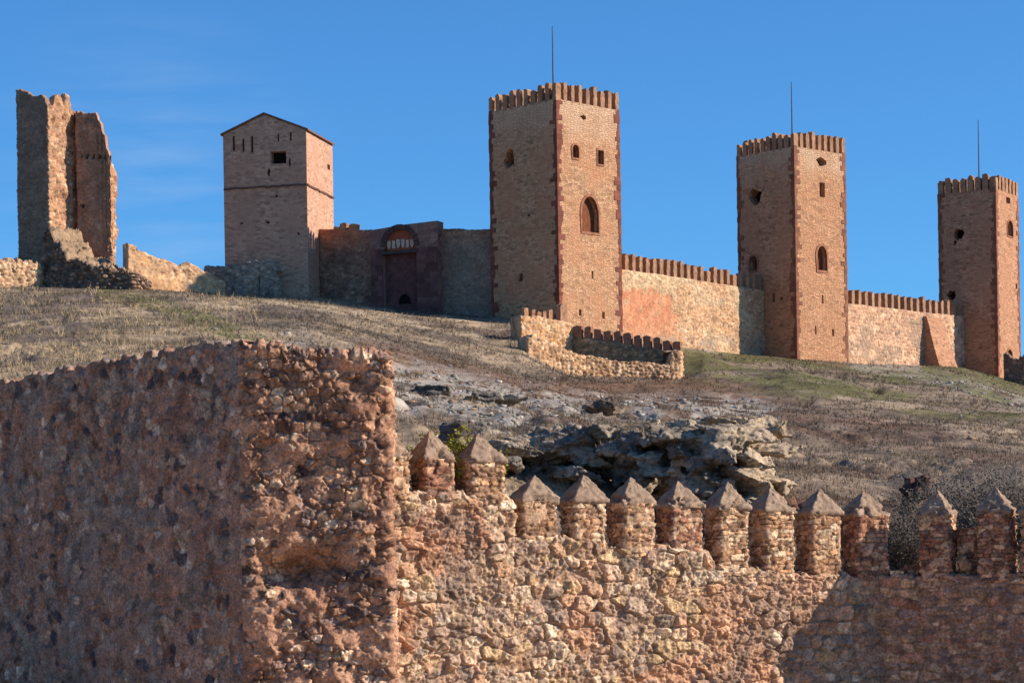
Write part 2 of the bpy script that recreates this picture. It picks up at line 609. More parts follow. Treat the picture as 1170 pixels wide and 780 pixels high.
def ground_cover(x, y, z):
    """weights of green turf, brown earth, pale scree at a ground point, plus the ground colour"""
    u, v = proj(x, np.maximum(y, 15), z)
    n1 = fbm(x / 5, y / 8, seed=21, oct=4)
    n2 = fbm(x / 1.2, y / 2.6, seed=22, oct=5, gain=.62)
    green = np.maximum.reduce([
        seg_w(u, v, [(120, 334), (175, 345), (215, 360), (300, 392)], 13) * sstep(.36, .5, n2),
        seg_w(u, v, [(790, 412), (860, 424), (960, 440), (1080, 436), (1170, 452)], 30) * sstep(.42, .56, n1 * .6 + n2 * .4),
        seg_w(u, v, [(900, 420), (1000, 455), (1170, 470)], 26) * sstep(.46, .6, n1) * .8,
        seg_w(u, v, [(1060, 420), (1130, 432), (1170, 446)], 12) * sstep(.35, .5, n2),
    ])
    brown = np.maximum(seg_w(u, v, [(420, 408), (520, 430), (620, 455), (720, 450), (790, 445), (860, 455)], 24) * sstep(.3, .5, n1 * .5 + n2 * .5),
                       .5 * sstep(.5, .64, n1) * sstep(500, 700, u))
    scree = np.maximum.reduce([
        seg_w(u, v, [(440, 440), (520, 452), (600, 470), (700, 480), (860, 480)], 40) * sstep(.40, .52, n2),
        seg_w(u, v, [(975, 414), (1040, 424), (1090, 436), (1170, 460)], 13) * sstep(.36, .5, n2),
        seg_w(u, v, [(700, 386), (780, 394), (830, 398)], 9) * sstep(.36, .5, n2),
        .6 * seg_w(u, v, [(330, 385), (450, 412), (560, 440)], 14) * sstep(.45, .6, n2),
    ])
    tan = c(172, 150, 124) * np.ones((len(u), 1))
    grey = c(120, 106, 94)
    k = sstep(.41, .59, n1 * .7 + .3 * fbm(x / 14, y / 9, seed=25, oct=3))[:, None]
    col = tan * (1 - k) + grey * k
    right = sstep(430, 780, u)[:, None] * .45
    col = col * (1 - right) + c(122, 106, 96) * right
    path = np.maximum.reduce([seg_w(u, v, [(775, 424), (850, 431), (930, 447), (1040, 468), (1170, 498)], 5), seg_w(u, v, [(120, 340), (230, 362), (330, 398), (440, 418), (520, 438)], 6),
                              seg_w(u, v, [(-20, 372), (90, 366), (200, 352), (320, 345), (440, 362), (560, 388)], 5)]) * sstep(.36, .5, n2) * .8
    gully = np.maximum(seg_w(u, v, [(640, 436), (760, 450), (880, 470), (1000, 520)], 9), seg_w(u, v, [(1170, 470), (1060, 480), (960, 500), (900, 540)], 9)) * sstep(.4, .55, n1) * .8
    for wgt, cc in ((path, c(196, 174, 144)), (gully, c(84, 70, 62)), (brown, c(124, 92, 70)), (scree, c(164, 156, 146)), (green, c(104, 102, 64))):
        wgt = wgt[:, None] * .85
        col = col * (1 - wgt) + cc * wgt
    col = col * (.40 + .72 * n2)[:, None]
    lane = (y < np.interp(U0 + F * (x / np.maximum(y, 15)), WALL_U, WALL_D)).astype(float)[:, None]
    col = col * (1 - lane) + c(190, 160, 128) * lane * (.8 + .4 * n2)[:, None]      # unseen lane, made pale to bounce warm light onto the walls
    return green, brown, scree, col


def build_terrain():
    ap = np.concatenate([[-6, -3, -1.5, -.9, -.6, -.42, -.34], np.linspace(-.30, .30, 530), [.34, .42, .6, .9, 1.5, 3, 6]])
    ys = np.concatenate([[-60, -30, 0, 15, 30, 40], np.linspace(43.5, 56, 60), 56 * (262 / 56) ** np.linspace(0.006, 1, 420), [275, 300, 340, 400, 520, 800, 1400, 2600, 4500]])
    Y, A = np.meshgrid(ys, ap, indexing='ij')
    X = A * np.maximum(Y, 30)
    x, y = X.ravel(), Y.ravel()
    z = terr(x, y)
    g, b, s, col = ground_cover(x, y, z)
    me = mesh_np('hillside', np.stack([x, y, z], 1), grid_quads(len(ys), len(ap)), col)
    o = obj('hillside', me, M_GROUND)
    o['kind'] = 'structure'


build_terrain()


# ------------------------------------------------------------------ square towers
def point_in(poly, p):
    r = False
    n = len(poly)
    for i in range(n):
        x1, y1 = poly[i]
        x2, y2 = poly[(i + 1) % n]
        if (y1 > p[1]) != (y2 > p[1]) and p[0] < (x2 - x1) * (p[1] - y1) / (y2 - y1) + x1:
            r = not r
    return r


def shape_poly(kind, w, h, rnd):
    """window outline centred on 0,0 in metres"""
    if kind == 'arch':      # pointed arch
        sp = h * .5 - w * .75
        L = [(-w / 2, -h / 2), (w / 2, -h / 2), (w / 2, sp)]
        for k in range(1, 7):
            t = k / 7
            L.append((w / 2 * (1 - t ** 1.7), sp + (h / 2 - sp) * math.sin(t * math.pi / 2) ** .95))
        L.append((0, h / 2))
        for k in range(6, 0, -1):
            t = k / 7
            L.append((-w / 2 * (1 - t ** 1.7), sp + (h / 2 - sp) * math.sin(t * math.pi / 2) ** .95))
        L.append((-w / 2, sp))
        return L
    if kind == 'round':
        sp = h * .5 - w * .5
        return [(-w / 2, -h / 2), (w / 2, -h / 2)] + [(w / 2 * math.cos(t), sp + w / 2 * math.sin(t)) for t in np.linspace(0, math.pi, 9)]
    if kind == 'broken':
        return [(w / 2 * math.cos(t) * rnd.uniform(.6, 1.5), h / 2 * math.sin(t) * rnd.uniform(.65, 1.45)) for t in np.linspace(0, 2 * math.pi, 12)[:-1]]
    return [(-w / 2, -h / 2), (w / 2, -h / 2), (w / 2, h / 2), (-w / 2, h / 2)]


def add_face(bm, uvl, o, ex, nrm, outline, holes, depth, uoff):
    """flat masonry face with window holes and their reveals; outline and holes in (s, z)"""
    vs, es = [], []
    for poly in [outline] + holes:
        b0 = len(vs)
        vs += [Vector(p) for p in poly]
        es += [(b0 + i, b0 + (i + 1) % len(poly)) for i in range(len(poly))]
    out = delaunay_2d_cdt(vs, es, [], 0, 1e-5)
    bv = [bm.verts.new(Vector(o) + ex * p[0] + Vector((0, 0, p[1]))) for p in out[0]]
    for f in out[2]:
        cx = sum(out[0][i][0] for i in f) / len(f)
        cy = sum(out[0][i][1] for i in f) / len(f)
        if any(point_in(h, (cx, cy)) for h in holes) or not point_in(outline, (cx, cy)):
            continue
        fc = bm.faces.new([bv[i] for i in f])
        for l, i in zip(fc.loops, f):
            l[uvl].uv = (out[0][i][0] + uoff, out[0][i][1])
    for h in holes:
        fr = [bm.verts.new(Vector(o) + ex * p[0] + Vector((0, 0, p[1]))) for p in h]
        bk = [bm.verts.new(Vector(o) + ex * p[0] + Vector((0, 0, p[1])) - nrm * depth) for p in h]
        n = len(h)
        for i in range(n):
            j = (i + 1) % n
            fc = bm.faces.new((fr[i], fr[j], bk[j], bk[i]))
            for l, q in zip(fc.loops, ((0, 0), (.3, 0), (.3, .4), (0, .4))):
                l[uvl].uv = (q[0] + uoff + h[i][0], q[1] + h[i][1])


def solve_square(cu, uL, uR, vm, d):
    Cc = at(cu, vm, d)
    best = None
    for th in np.radians(np.arange(8, 80, .25)):
        dl = np.array([-math.cos(th), math.sin(th)])
        lo, hi = 1.0, 20.0
        for _ in range(40):
            m = (lo + hi) / 2
            p = np.array([Cc.x, Cc.y]) + dl * m
            if proj(p[0], p[1], Cc.z)[0] > uL:
                lo = m
            else:
                hi = m
        dr = np.array([math.sin(th), math.cos(th)])
        p = np.array([Cc.x, Cc.y]) + dr * m
        e = abs(proj(p[0], p[1], Cc.z)[0] - uR)
        if best is None or e < best[0]:
            best = (e, th, m)
    return Cc, best[1], best[2]


def face_hit(u, v, o, nrm):
    """point on the vertical plane through o with normal nrm seen at pixel (u, v)"""
    r = at(u, v, 1.0)
    t = Vector(o).dot(nrm) / r.dot(nrm)
    return r * t


def ring_mesh(name, poly, o, ex, nrm, wid, proud):
    """moulding round a window: poly in (s, z) of the face"""
    bm = bmesh.new()
    n = len(poly)
    cx = sum(p[0] for p in poly) / n
    cy = sum(p[1] for p in poly) / n
    a, b, a2, b2 = [], [], [], []
    for (px, pz) in poly:
        k = 1 + wid / max(.12, math.hypot(px - cx, pz - cy))
        q = (cx + (px - cx) * k, cy + (pz - cy) * k)
        for lst, (s, z), off in ((a, (px, pz), proud), (b, q, proud), (a2, (px, pz), -.15), (b2, q, -.05)):
            lst.append(bm.verts.new(Vector(o) + ex * s + Vector((0, 0, z)) + nrm * off))
    for i in range(n):
        j = (i + 1) % n
        bm.faces.new((a[i], a[j], b[j], b[i]))
        bm.faces.new((b[i], b[j], b2[j], b2[i]))
        bm.faces.new((a[j], a[i], a2[i], a2[j]))
    return bm_mesh(name, bm)


MERLONS = {}


def merlon_mesh(key, w, dep, h, rnd, broken=0.):
    """one narrow tooth, its crest worn out of level"""
    bm = bmesh.new()
    nx, nz = 3, 6
    hh = h * (1 - broken * rnd.uniform(.1, .6))
    v = {}
    for i in range(nx + 1):
        for j in range(3):
            for k in range(nz + 1):
                if 0 < i < nx and 0 < j < 2 and 0 < k < nz:
                    continue
                x = (i / nx - .5) * w
                y = (j / 2 - .5) * dep
                z = hh * k / nz
                edge = abs(i / nx - .5) * 2
                if k == nz:
                    z -= hh * .10 * edge ** 2 * rnd.uniform(.4, 1.3)
                    x *= .92
                v[i, j, k] = bm.verts.new((x + rnd.uniform(-.025, .025), y + rnd.uniform(-.025, .025), z - (.12 if k == 0 else 0) + (rnd.uniform(-.05, .05) if k else 0)))
    def q(a, b, c_, d):
        bm.faces.new((v[a], v[b], v[c_], v[d]))
    for i in range(nx):
        for k in range(nz):
            q((i, 0, k), (i + 1, 0, k), (i + 1, 0, k + 1), (i, 0, k + 1))
            q((i, 2, k), (i, 2, k + 1), (i + 1, 2, k + 1), (i + 1, 2, k))
        for j in range(2):
            q((i, j, nz), (i + 1, j, nz), (i + 1, j + 1, nz), (i, j + 1, nz))
    for j in range(2):
        for k in range(nz):
            q((0, j, k), (0, j, k + 1), (0, j + 1, k + 1), (0, j + 1, k))
            q((nx, j, k), (nx, j + 1, k), (nx, j + 1, k + 1), (nx, j, k + 1))
    return bm_mesh('merlon', bm)


def put_merlon(me, p, ang, root, mat, rnd, name='merlon'):
    o = bpy.data.objects.new(name, me)
    C.objects.link(o)
    if not me.materials:
        me.materials.append(mat)
    o.parent = root
    o.location = Vector(p) - ORG[root.name]
    o.rotation_euler = (0, 0, ang + rnd.uniform(-.03, .03))
    o.scale = (rnd.uniform(.86, 1.12), 1, rnd.uniform(.88, 1.07) * (1 if rnd.random() > .04 else .75))
    return o


def square_tower(label, cu, uL, uR, vm, d, top_uv, gv, mat, n_mer, mh, mw, wins, mast, merlon_mat, seed, ruin=(.0, .0), quoins=True, qlen=(.58, .30), qmat=None):
    rnd = random.Random(seed)
    Cc, th, a = solve_square(cu, uL, uR, vm, d)
    zt = at(top_uv[0], top_uv[1], d).z - mh
    zg = at(top_uv[0], gv, d).z
    z0 = zg - 4.0
    dl = Vector((-math.cos(th), math.sin(th), 0))
    dr = Vector((math.sin(th), math.cos(th), 0))
    nl = Vector((-math.sin(th), -math.cos(th), 0))
    nr = Vector((math.cos(th), -math.sin(th), 0))
    base = Vector((Cc.x, Cc.y, 0))
    root = thing('castle_tower', label, 'tower', (Cc.x, Cc.y, zg))
    holes = {'L': [], 'R': []}
    info = []
    for (side, kind, u, v, w, h, fill) in wins:
        nrm, ex = (nl, dl) if side == 'L' else (nr, dr)
        hit = face_hit(u, v, base, nrm)
        s, z = (hit - base).dot(ex), hit.z
        # pixel width -> metres along the face
        h2 = face_hit(u + w, v, base, nrm)
        wm = abs((h2 - base).dot(ex) - s)
        hm = h * d / F
        poly = [(s + p[0], z + p[1]) for p in shape_poly(kind, wm, hm, rnd)]
        holes[side].append(poly)
        info.append((side, kind, poly, fill))
    bm = bmesh.new()
    uvl = bm.loops.layers.uv.new('UV')
    rect = [(0, z0), (a, z0), (a, zt), (0, zt)]
    add_face(bm, uvl, base, dl, nl, rect, holes['L'], 1.1, 0)
    add_face(bm, uvl, base, dr, nr, rect, holes['R'], .8, 30)
    add_face(bm, uvl, base + dl * a, dr, -nr * 1.0, rect, [], 1, 60)
    add_face(bm, uvl, base + dr * a, dl, -nl * 1.0, rect, [], 1, 90)
    # roof deck a little below the wall walk
    tv = [bm.verts.new(base + p + Vector((0, 0, zt - .02))) for p in (Vector((0, 0, 0)), dr * a, dr * a + dl * a, dl * a)]
    bm.faces.new(tv)
    body = bm_mesh('wall', bm)
    # all visible faces must look outward
    obj('wall', body, mat, root)
    for side, kind, poly, fill in info:
        nrm, ex = (nl, dl) if side == 'L' else (nr, dr)
        bm = bmesh.new()
        dep = {'void': 1.0, 'board': .45, 'blind': .3}[fill]
        fcv = [bm.verts.new(base + ex * p[0] + Vector((0, 0, p[1])) - nrm * dep) for p in poly]
        bm.faces.new(fcv)
        me = bm_mesh('window', bm)
        w = obj('window', me, {'void': M_VOID, 'board': M_WOOD, 'blind': M_WOOD}[fill], root)
        if kind in ('arch', 'round') or fill == 'blind':
            obj('frame', ring_mesh('frame', poly, base, ex, nrm, .22 if kind == 'arch' else .16, .06), M_FRAME, w)
    if quoins:
        for (p, e1, n1, e2, n2) in ((base, dl, nl, dr, nr), (base + dl * a, -dl, nl, dr, -nr), (base + dr * a, -dr, nr, dl, -nl)):
            bm = bmesh.new()
            z, k = zg - 1.0, 0
            while z < zt - .2:
                hh = rnd.uniform(.28, .44)
                l1, l2 = (qlen if (k + (rnd.random() < .25)) % 2 else qlen[::-1])
                l1 *= rnd.uniform(.45, 1.35)
                l2 *= rnd.uniform(.45, 1.35)
                pr = .012 + rnd.uniform(0, .035)
                add_box(bm, p + n1 * pr + n2 * pr + Vector((0, 0, z)), e1 * (l1 + pr), e2 * (l2 + pr), Vector((0, 0, hh)))
                z += hh
                k += 1
            obj('quoins', bm_mesh('quoins', bm), qmat or M_QUOIN, root)
    # merlons on all four sides
    kinds = [merlon_mesh(i, mw, .5, mh, rnd, ruin[0]) for i in range(5)]
    kinds_l = [merlon_mesh(i, mw * 1.05, .55, mh, rnd, ruin[1]) for i in range(6)]
    sides = ((base, dl, nl, n_mer[0], kinds_l), (base, dr, nr, n_mer[1], kinds), (base + dr * a, dl, -nl, n_mer[0], kinds), (base + dl * a, dr, -nr, n_mer[1], kinds))
    for (p, e, n, cnt, ks) in sides:
        st = (a - mw) / (cnt - 1)
        for i in range(cnt):
            if p is not base and i in (0, cnt - 1):
                continue
            if p is base and e is dr and i == 0:
                continue
            q = p + e * (mw / 2 + st * i) - n * (.25 if e is not dl else .27)
            q.z = zt
            put_merlon(rnd.choice(ks), q, math.atan2(e.y, e.x), root, merlon_mat, rnd)
    if mast:
        mu, mv0, mv1 = mast
        pb = at(mu, mv1, d + a * .35)
        ptop = at(mu - .6, mv0, d + a * .35)
        bm = bmesh.new()
        bmesh.ops.create_cone(bm, cap_ends=True, segments=8, radius1=.075, radius2=.035, depth=ptop.z - zt, matrix=Matrix.Translation((pb.x, pb.y, (ptop.z + zt) / 2)))
        obj('mast', bm_mesh('mast', bm), M_METAL, root)
    return dict(C=base, th=th, a=a, dl=dl, dr=dr, nl=nl, nr=nr, zt=zt, zg=zg, root=root)


TAN, TAN2, MOR = tuple(c(178, 140, 104)), tuple(c(158, 118, 88)), tuple(c(160, 130, 100))
zt3 = at(634, 92, 200).z
zt4 = at(908, 147, 218).z
M_T3 = ashlar_mat('tall_tower_masonry', tuple(c(216, 170, 132)), tuple(c(198, 150, 116)), tuple(c(198, 156, 122)), stain=tuple(c(208, 146, 108)), top=tuple(c(206, 174, 146)), ztop=zt3 - 2)
M_T4 = ashlar_mat('middle_tower_masonry', tuple(c(216, 162, 124)), tuple(c(198, 144, 110)), tuple(c(200, 158, 124)), bw=.38, bh=.16, stain=tuple(c(200, 144, 108)), top=tuple(c(204, 174, 146)), ztop=zt4 - 1.5)
M_T5 = ashlar_mat('far_tower_masonry', tuple(c(214, 160, 126)), tuple(c(196, 142, 110)), tuple(c(198, 156, 126)), bw=.38, bh=.16, stain=tuple(c(194, 140, 108)))

T3 = square_tower('tallest square castle tower with pointed arch window and notched crest', 637.5, 560.5, 709.5, 240, 200, (634, 91), 388, M_T3, (10, 9), 1.45, .41, [
    ('R', 'arch', 674, 245, 19, 41, 'board'), ('R', 'round', 657.5, 173, 7, 15, 'blind'), ('R', 'rect', 686, 180, 6.5, 16, 'blind'),
    ('R', 'broken', 667, 134, 6, 5, 'void'), ('R', 'rect', 677, 314, 2.2, 9, 'void'), ('R', 'rect', 689.5, 360, 3, 8, 'void'), ('R', 'rect', 663, 357, 3, 7, 'void'),
    ('L', 'broken', 582, 183, 11, 20, 'void'), ('L', 'rect', 595, 317, 4.5, 9, 'void'), ('L', 'rect', 585.5, 363, 3, 7, 'void'), ('L', 'broken', 604, 246, 3, 3, 'void')],
    (632, 30, 92), M_MERLON, 3, ruin=(.06, .25))
T4 = square_tower('square castle tower with narrow arch window midway along the hilltop wall', 909, 843.5, 967.5, 280, 218, (908, 146.5), 411, M_T4, (10, 9), 1.5, .40, [
    ('R', 'arch', 939, 295, 11, 28, 'board'), ('R', 'rect', 939.5, 217, 6, 17, 'board'), ('R', 'broken', 939, 185, 13, 9, 'void'), ('R', 'rect', 940, 342, 1.8, 10, 'void'),
    ('R', 'rect', 932, 377, 1.8, 10, 'void'), ('R', 'rect', 952, 380, 2.5, 8, 'board'),
    ('L', 'broken', 862.5, 224, 12, 18, 'void'), ('L', 'round', 861, 301, 9, 17, 'void'), ('L', 'rect', 884, 340, 3, 10, 'void'), ('L', 'broken', 893, 341, 3, 4, 'void')],
    (905, 94, 147), M_MERLON, 4, ruin=(.1, .5), qmat=M_QUOIN2)
T5 = square_tower('rightmost square castle tower with ragged spaced teeth on its crest', 1139, 1073, 1165, 310, 240, (1137, 195.5), 432, M_T5, (8, 7), 1.6, .54, [
    ('L', 'broken', 1095.5, 268, 10, 12, 'void'), ('L', 'broken', 1087, 337, 10, 10, 'void'), ('L', 'broken', 1091, 277, 4, 5, 'void'),
    ('R', 'rect', 1152, 229, 4.5, 7, 'board'), ('R', 'round', 1154, 261, 6, 18, 'board'), ('R', 'rect', 1161.5, 327, 2, 6, 'void'), ('R', 'round', 1153.5, 412, 6, 26, 'void')],
    (1118.5, 137, 196), M_MERLON, 5, ruin=(.25, .35), qmat=M_QUOIN2)

# ------------------------------------------------------------------ gabled tower
M_T2 = ashlar_mat('gabled_tower_masonry', tuple(c(212, 166, 140)), tuple(c(200, 154, 128)), tuple(c(204, 166, 140)), bw=.40, bh=.17, stain=tuple(c(190, 142, 118)), bump=.25)


def gabled_tower():
    d = 208.5
    Cc, th, a = solve_square(351, 256, 381, 230, d)
    base = Vector((Cc.x, Cc.y, 0))
    dl = Vector((-math.cos(th), math.sin(th), 0))
    dr = Vector((math.sin(th), math.cos(th), 0))
    nl = Vector((-math.sin(th), -math.cos(th), 0))
    nr = Vector((math.cos(th), -math.sin(th), 0))
    zg = at(350, 338, d).z
    z0 = zg - 4
    ze = at(350, 148.5, d).z
    zap = at(303, 131, d + a * .5 * dl.y).z
    zs = at(351, 212, d).z
    root = thing('gabled_tower', 'square castle tower under a low gable roof with one dark square opening', 'tower', (Cc.x, Cc.y, zg))
    rnd = random.Random(12)
    wins = [('L', 'rect', 318, 180, 18, 14, 0), ('L', 'rect', 267, 164, 2.6, 17, 0), ('L', 'rect', 278, 166, 2.4, 15, 0), ('L', 'rect', 288, 165, 2.6, 19, 0),
            ('L', 'rect', 318, 157, 1.8, 9, 0), ('L', 'rect', 332, 156, 2.2, 10, 0), ('L', 'broken', 307, 197, 4, 8, 0), ('L', 'broken', 316, 224, 4, 2.5, 0), ('L', 'broken', 306, 254, 5, 2.5, 0),
            ('L', 'broken', 331, 185, 3, 9, 0), ('L', 'broken', 276, 255, 3, 3, 0), ('L', 'broken', 341, 267, 2.5, 3, 0), ('R', 'rect', 375.5, 191, 3, 6, 0)]
    holes = {'L': [], 'R': []}
    for side, kind, u, v, w, h, _ in wins:
        nrm, ex = (nl, dl) if side == 'L' else (nr, dr)
        hit = face_hit(u, v, base, nrm)
        s = (hit - base).dot(ex)
        wm = abs((face_hit(u + w, v, base, nrm) - base).dot(ex) - s)
        holes[side].append([(s + p[0], hit.z + p[1]) for p in shape_poly(kind, wm, h * d / F, rnd)])
    bm = bmesh.new()
    uvl = bm.loops.layers.uv.new('UV')
    gab = [(0, z0), (a, z0), (a, ze), (a * .5, zap), (0, ze)]
    rect = [(0, z0), (a, z0), (a, ze), (0, ze)]
    add_face(bm, uvl, base, dl, nl, gab, holes['L'], .9, 0)
    add_face(bm, uvl, base, dr, nr, rect, holes['R'], .9, 30)
    add_face(bm, uvl, base + dr * a, dl, -nl, gab, [], 1, 60)
    add_face(bm, uvl, base + dl * a, dr, -nr, rect, [], 1, 90)
    obj('wall', bm_mesh('wall', bm), M_T2, root)
    for side in 'LR':
        nrm, ex = (nl, dl) if side == 'L' else (nr, dr)
        for k, poly in enumerate(holes[side]):
            b = bmesh.new()
            b.faces.new([b.verts.new(base + ex * p[0] + Vector((0, 0, p[1])) - nrm * .85) for p in poly])
            obj('window' if k == 0 and side == 'L' else 'slit', bm_mesh('window', b), M_VOID, root)
    # string course: a thin projecting band of worn stone
    b = bmesh.new()
    for (ex, nrm, n) in ((dl, nl, 16), (dr, nr, 16)):
        for i in range(n):
            o = base + ex * (a * i / n) + Vector((0, 0, zs + rnd.uniform(-.04, .04)))
            add_box(b, o + nrm * .0, ex * (a / n - .01), nrm * (.10 + rnd.uniform(-.03, .03)), Vector((0, 0, .14)))
    obj('string_course', bm_mesh('string_course', b), plain_mat('string_course_stone', tuple(c(120, 88, 76)), None, 2, .4), root)
    # roof
    b = bmesh.new()
    ap0 = base + dl * a * .5 + Vector((0, 0, zap))
    for e0 in (Vector((0, 0, 0)), dl * a):
        out = (e0 - dl * a * .5).normalized() * .18
        lo = base + e0 + out + Vector((0, 0, ze + .02 - .07))
        hi = ap0 + Vector((0, 0, .03))
        add_box(b, lo - dr * .12, hi - lo, dr * (a + .24), Vector((0, 0, .14)))
    obj('roof', bm_mesh('roof', b), plain_mat('roof_tiles', tuple(c(140, 100, 80)), tuple(c(100, 72, 62)), 4, .6, .05), root)
    return dict(C=base, a=a, dl=dl, dr=dr, nl=nl, nr=nr)


T2 = gabled_tower()

# ------------------------------------------------------------------ castle curtain walls
PAL_FAR = [c(190, 152, 120), c(180, 142, 110), c(168, 130, 102), c(196, 164, 134), c(160, 124, 100), c(184, 142, 108)]


def curtain(label, a_xy, b_xy, prof_top, zb, skin, mer, mh, mw, seed, thick=1.2, name='curtain_wall', dep=.5):
    rnd = random.Random(seed)
    mid = ((a_xy[0] + b_xy[0]) / 2, (a_xy[1] + b_xy[1]) / 2)
    zg = terr1(*mid)
    root = thing(name, label, 'castle wall', (mid[0], mid[1], zg))
    me = wall_mesh('wall', [a_xy, b_xy], zb, prof_top, skin, thick=thick, res=.08, ragged=(.05, .5), seed=seed)
    obj('wall', me, M_FAR, root)
    if mer:
        ks = [merlon_mesh(i, mw, dep, mh, rnd, .06) for i in range(5)]
        A, B = Vector((*a_xy, 0)), Vector((*b_xy, 0))
        e = (B - A).normalized()
        n = Vector((e.y, -e.x, 0))
        for i in range(mer):
            p = A + (B - A) * ((i + .5) / mer) - n * (dep / 2 + .02)
            p.z = float(z_from_profile(np.array([p.x]), np.array([p.y]), prof_top)[0])
            put_merlon(rnd.choice(ks), p, math.atan2(e.y, e.x), root, M_MERLON, rnd)
    return root


def xy(v):
    return (v.x, v.y)


# between the tall tower and the middle tower
P4 = T4['C'] + T4['dl'] * T4['a'] * .56
B3 = T3['C'] + T3['dr'] * T3['a'] + T3['dl'] * T3['a'] * .28


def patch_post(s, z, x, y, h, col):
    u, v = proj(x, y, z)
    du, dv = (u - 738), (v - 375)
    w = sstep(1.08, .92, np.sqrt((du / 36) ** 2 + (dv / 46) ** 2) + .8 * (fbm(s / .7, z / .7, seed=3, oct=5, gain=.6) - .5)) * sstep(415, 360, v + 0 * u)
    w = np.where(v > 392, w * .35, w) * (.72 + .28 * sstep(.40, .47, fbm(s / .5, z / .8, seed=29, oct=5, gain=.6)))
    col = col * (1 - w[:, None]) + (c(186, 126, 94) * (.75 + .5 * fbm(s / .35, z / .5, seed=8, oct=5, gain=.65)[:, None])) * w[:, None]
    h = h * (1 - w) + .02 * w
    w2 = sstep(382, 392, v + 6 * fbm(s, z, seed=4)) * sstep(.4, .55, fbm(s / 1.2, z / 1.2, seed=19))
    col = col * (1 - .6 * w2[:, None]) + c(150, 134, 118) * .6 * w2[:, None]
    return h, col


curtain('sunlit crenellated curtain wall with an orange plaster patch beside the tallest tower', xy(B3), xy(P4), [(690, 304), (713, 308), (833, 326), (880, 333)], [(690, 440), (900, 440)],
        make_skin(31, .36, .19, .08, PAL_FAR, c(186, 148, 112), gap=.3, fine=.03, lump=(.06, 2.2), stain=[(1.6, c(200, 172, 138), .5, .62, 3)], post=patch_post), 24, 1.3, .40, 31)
# between the middle tower and the rightmost tower
P5 = T5['C'] + T5['dl'] * T5['a'] * .58
B4 = T4['C'] + T4['dr'] * T4['a'] + T4['dl'] * T4['a'] * .3
CW2 = curtain('plain crenellated curtain wall with a sloping buttress beside the rightmost tower', xy(B4), xy(P5), [(950, 345), (970, 347), (1065, 358), (1110, 362)], [(950, 460), (1120, 460)],
              make_skin(37, .5, .3, .08, [c(190, 150, 122), c(178, 138, 112), c(166, 126, 102), c(196, 160, 132)], c(186, 150, 122), gap=.35, fine=.04, lump=(.06, 2.5), stain=[(1.4, c(150, 128, 108), .52, .66, 3)]), 21, 1.35, .42, 37)


def buttress():
    A, B = Vector((*xy(B4), 0)), Vector((*xy(P5), 0))
    e = (B - A).normalized()
    n = Vector((e.y, -e.x, 0))
    p = face_hit(1055, 400, A, n)
    q = face_hit(1080, 400, A, n)
    w = (q - p).dot(e) * .78
    zb = at(1060, 432, p.y).z
    zt = at(1060, 361, p.y).z
    o = Vector((p.x, p.y, 0))
    bm = bmesh.new()
    uvl = bm.loops.layers.uv.new('UV')
    dep0, dep1 = 1.9, .35
    nz = 10
    ring = []
    rnd = random.Random(5)
    for k in range(nz + 1):
        t = k / nz
        dd = dep0 + (dep1 - dep0) * t
        ww = w * (1.12 - .25 * t)
        z = zb + (zt - zb) * t
        ring.append([bm.verts.new(o + e * (sx + rnd.uniform(-.06, .06)) + n * (yy) + Vector((0, 0, z))) for sx, yy in ((0, -.2), (0, dd), (ww, dd), (ww + .2, -.2))])
    for k in range(nz):
        for i in range(3):
            f = bm.faces.new((ring[k][i], ring[k][i + 1], ring[k + 1][i + 1], ring[k + 1][i]))
            for l in f.loops:
                l[uvl].uv = ((l.vert.co - o).dot(e) + (l.vert.co - o).dot(n), l.vert.co.z)
    bm.faces.new(ring[nz])
    obj('buttress', bm_mesh('buttress', bm), M_T5, CW2)


buttress()

# gate wall between the gabled tower and the tallest tower
GA = T2['C'] + T2['dr'] * T2['a'] * .42
GB = T3['C'] + T3['dl'] * T3['a'] + T3['dr'] * T3['a'] * .12


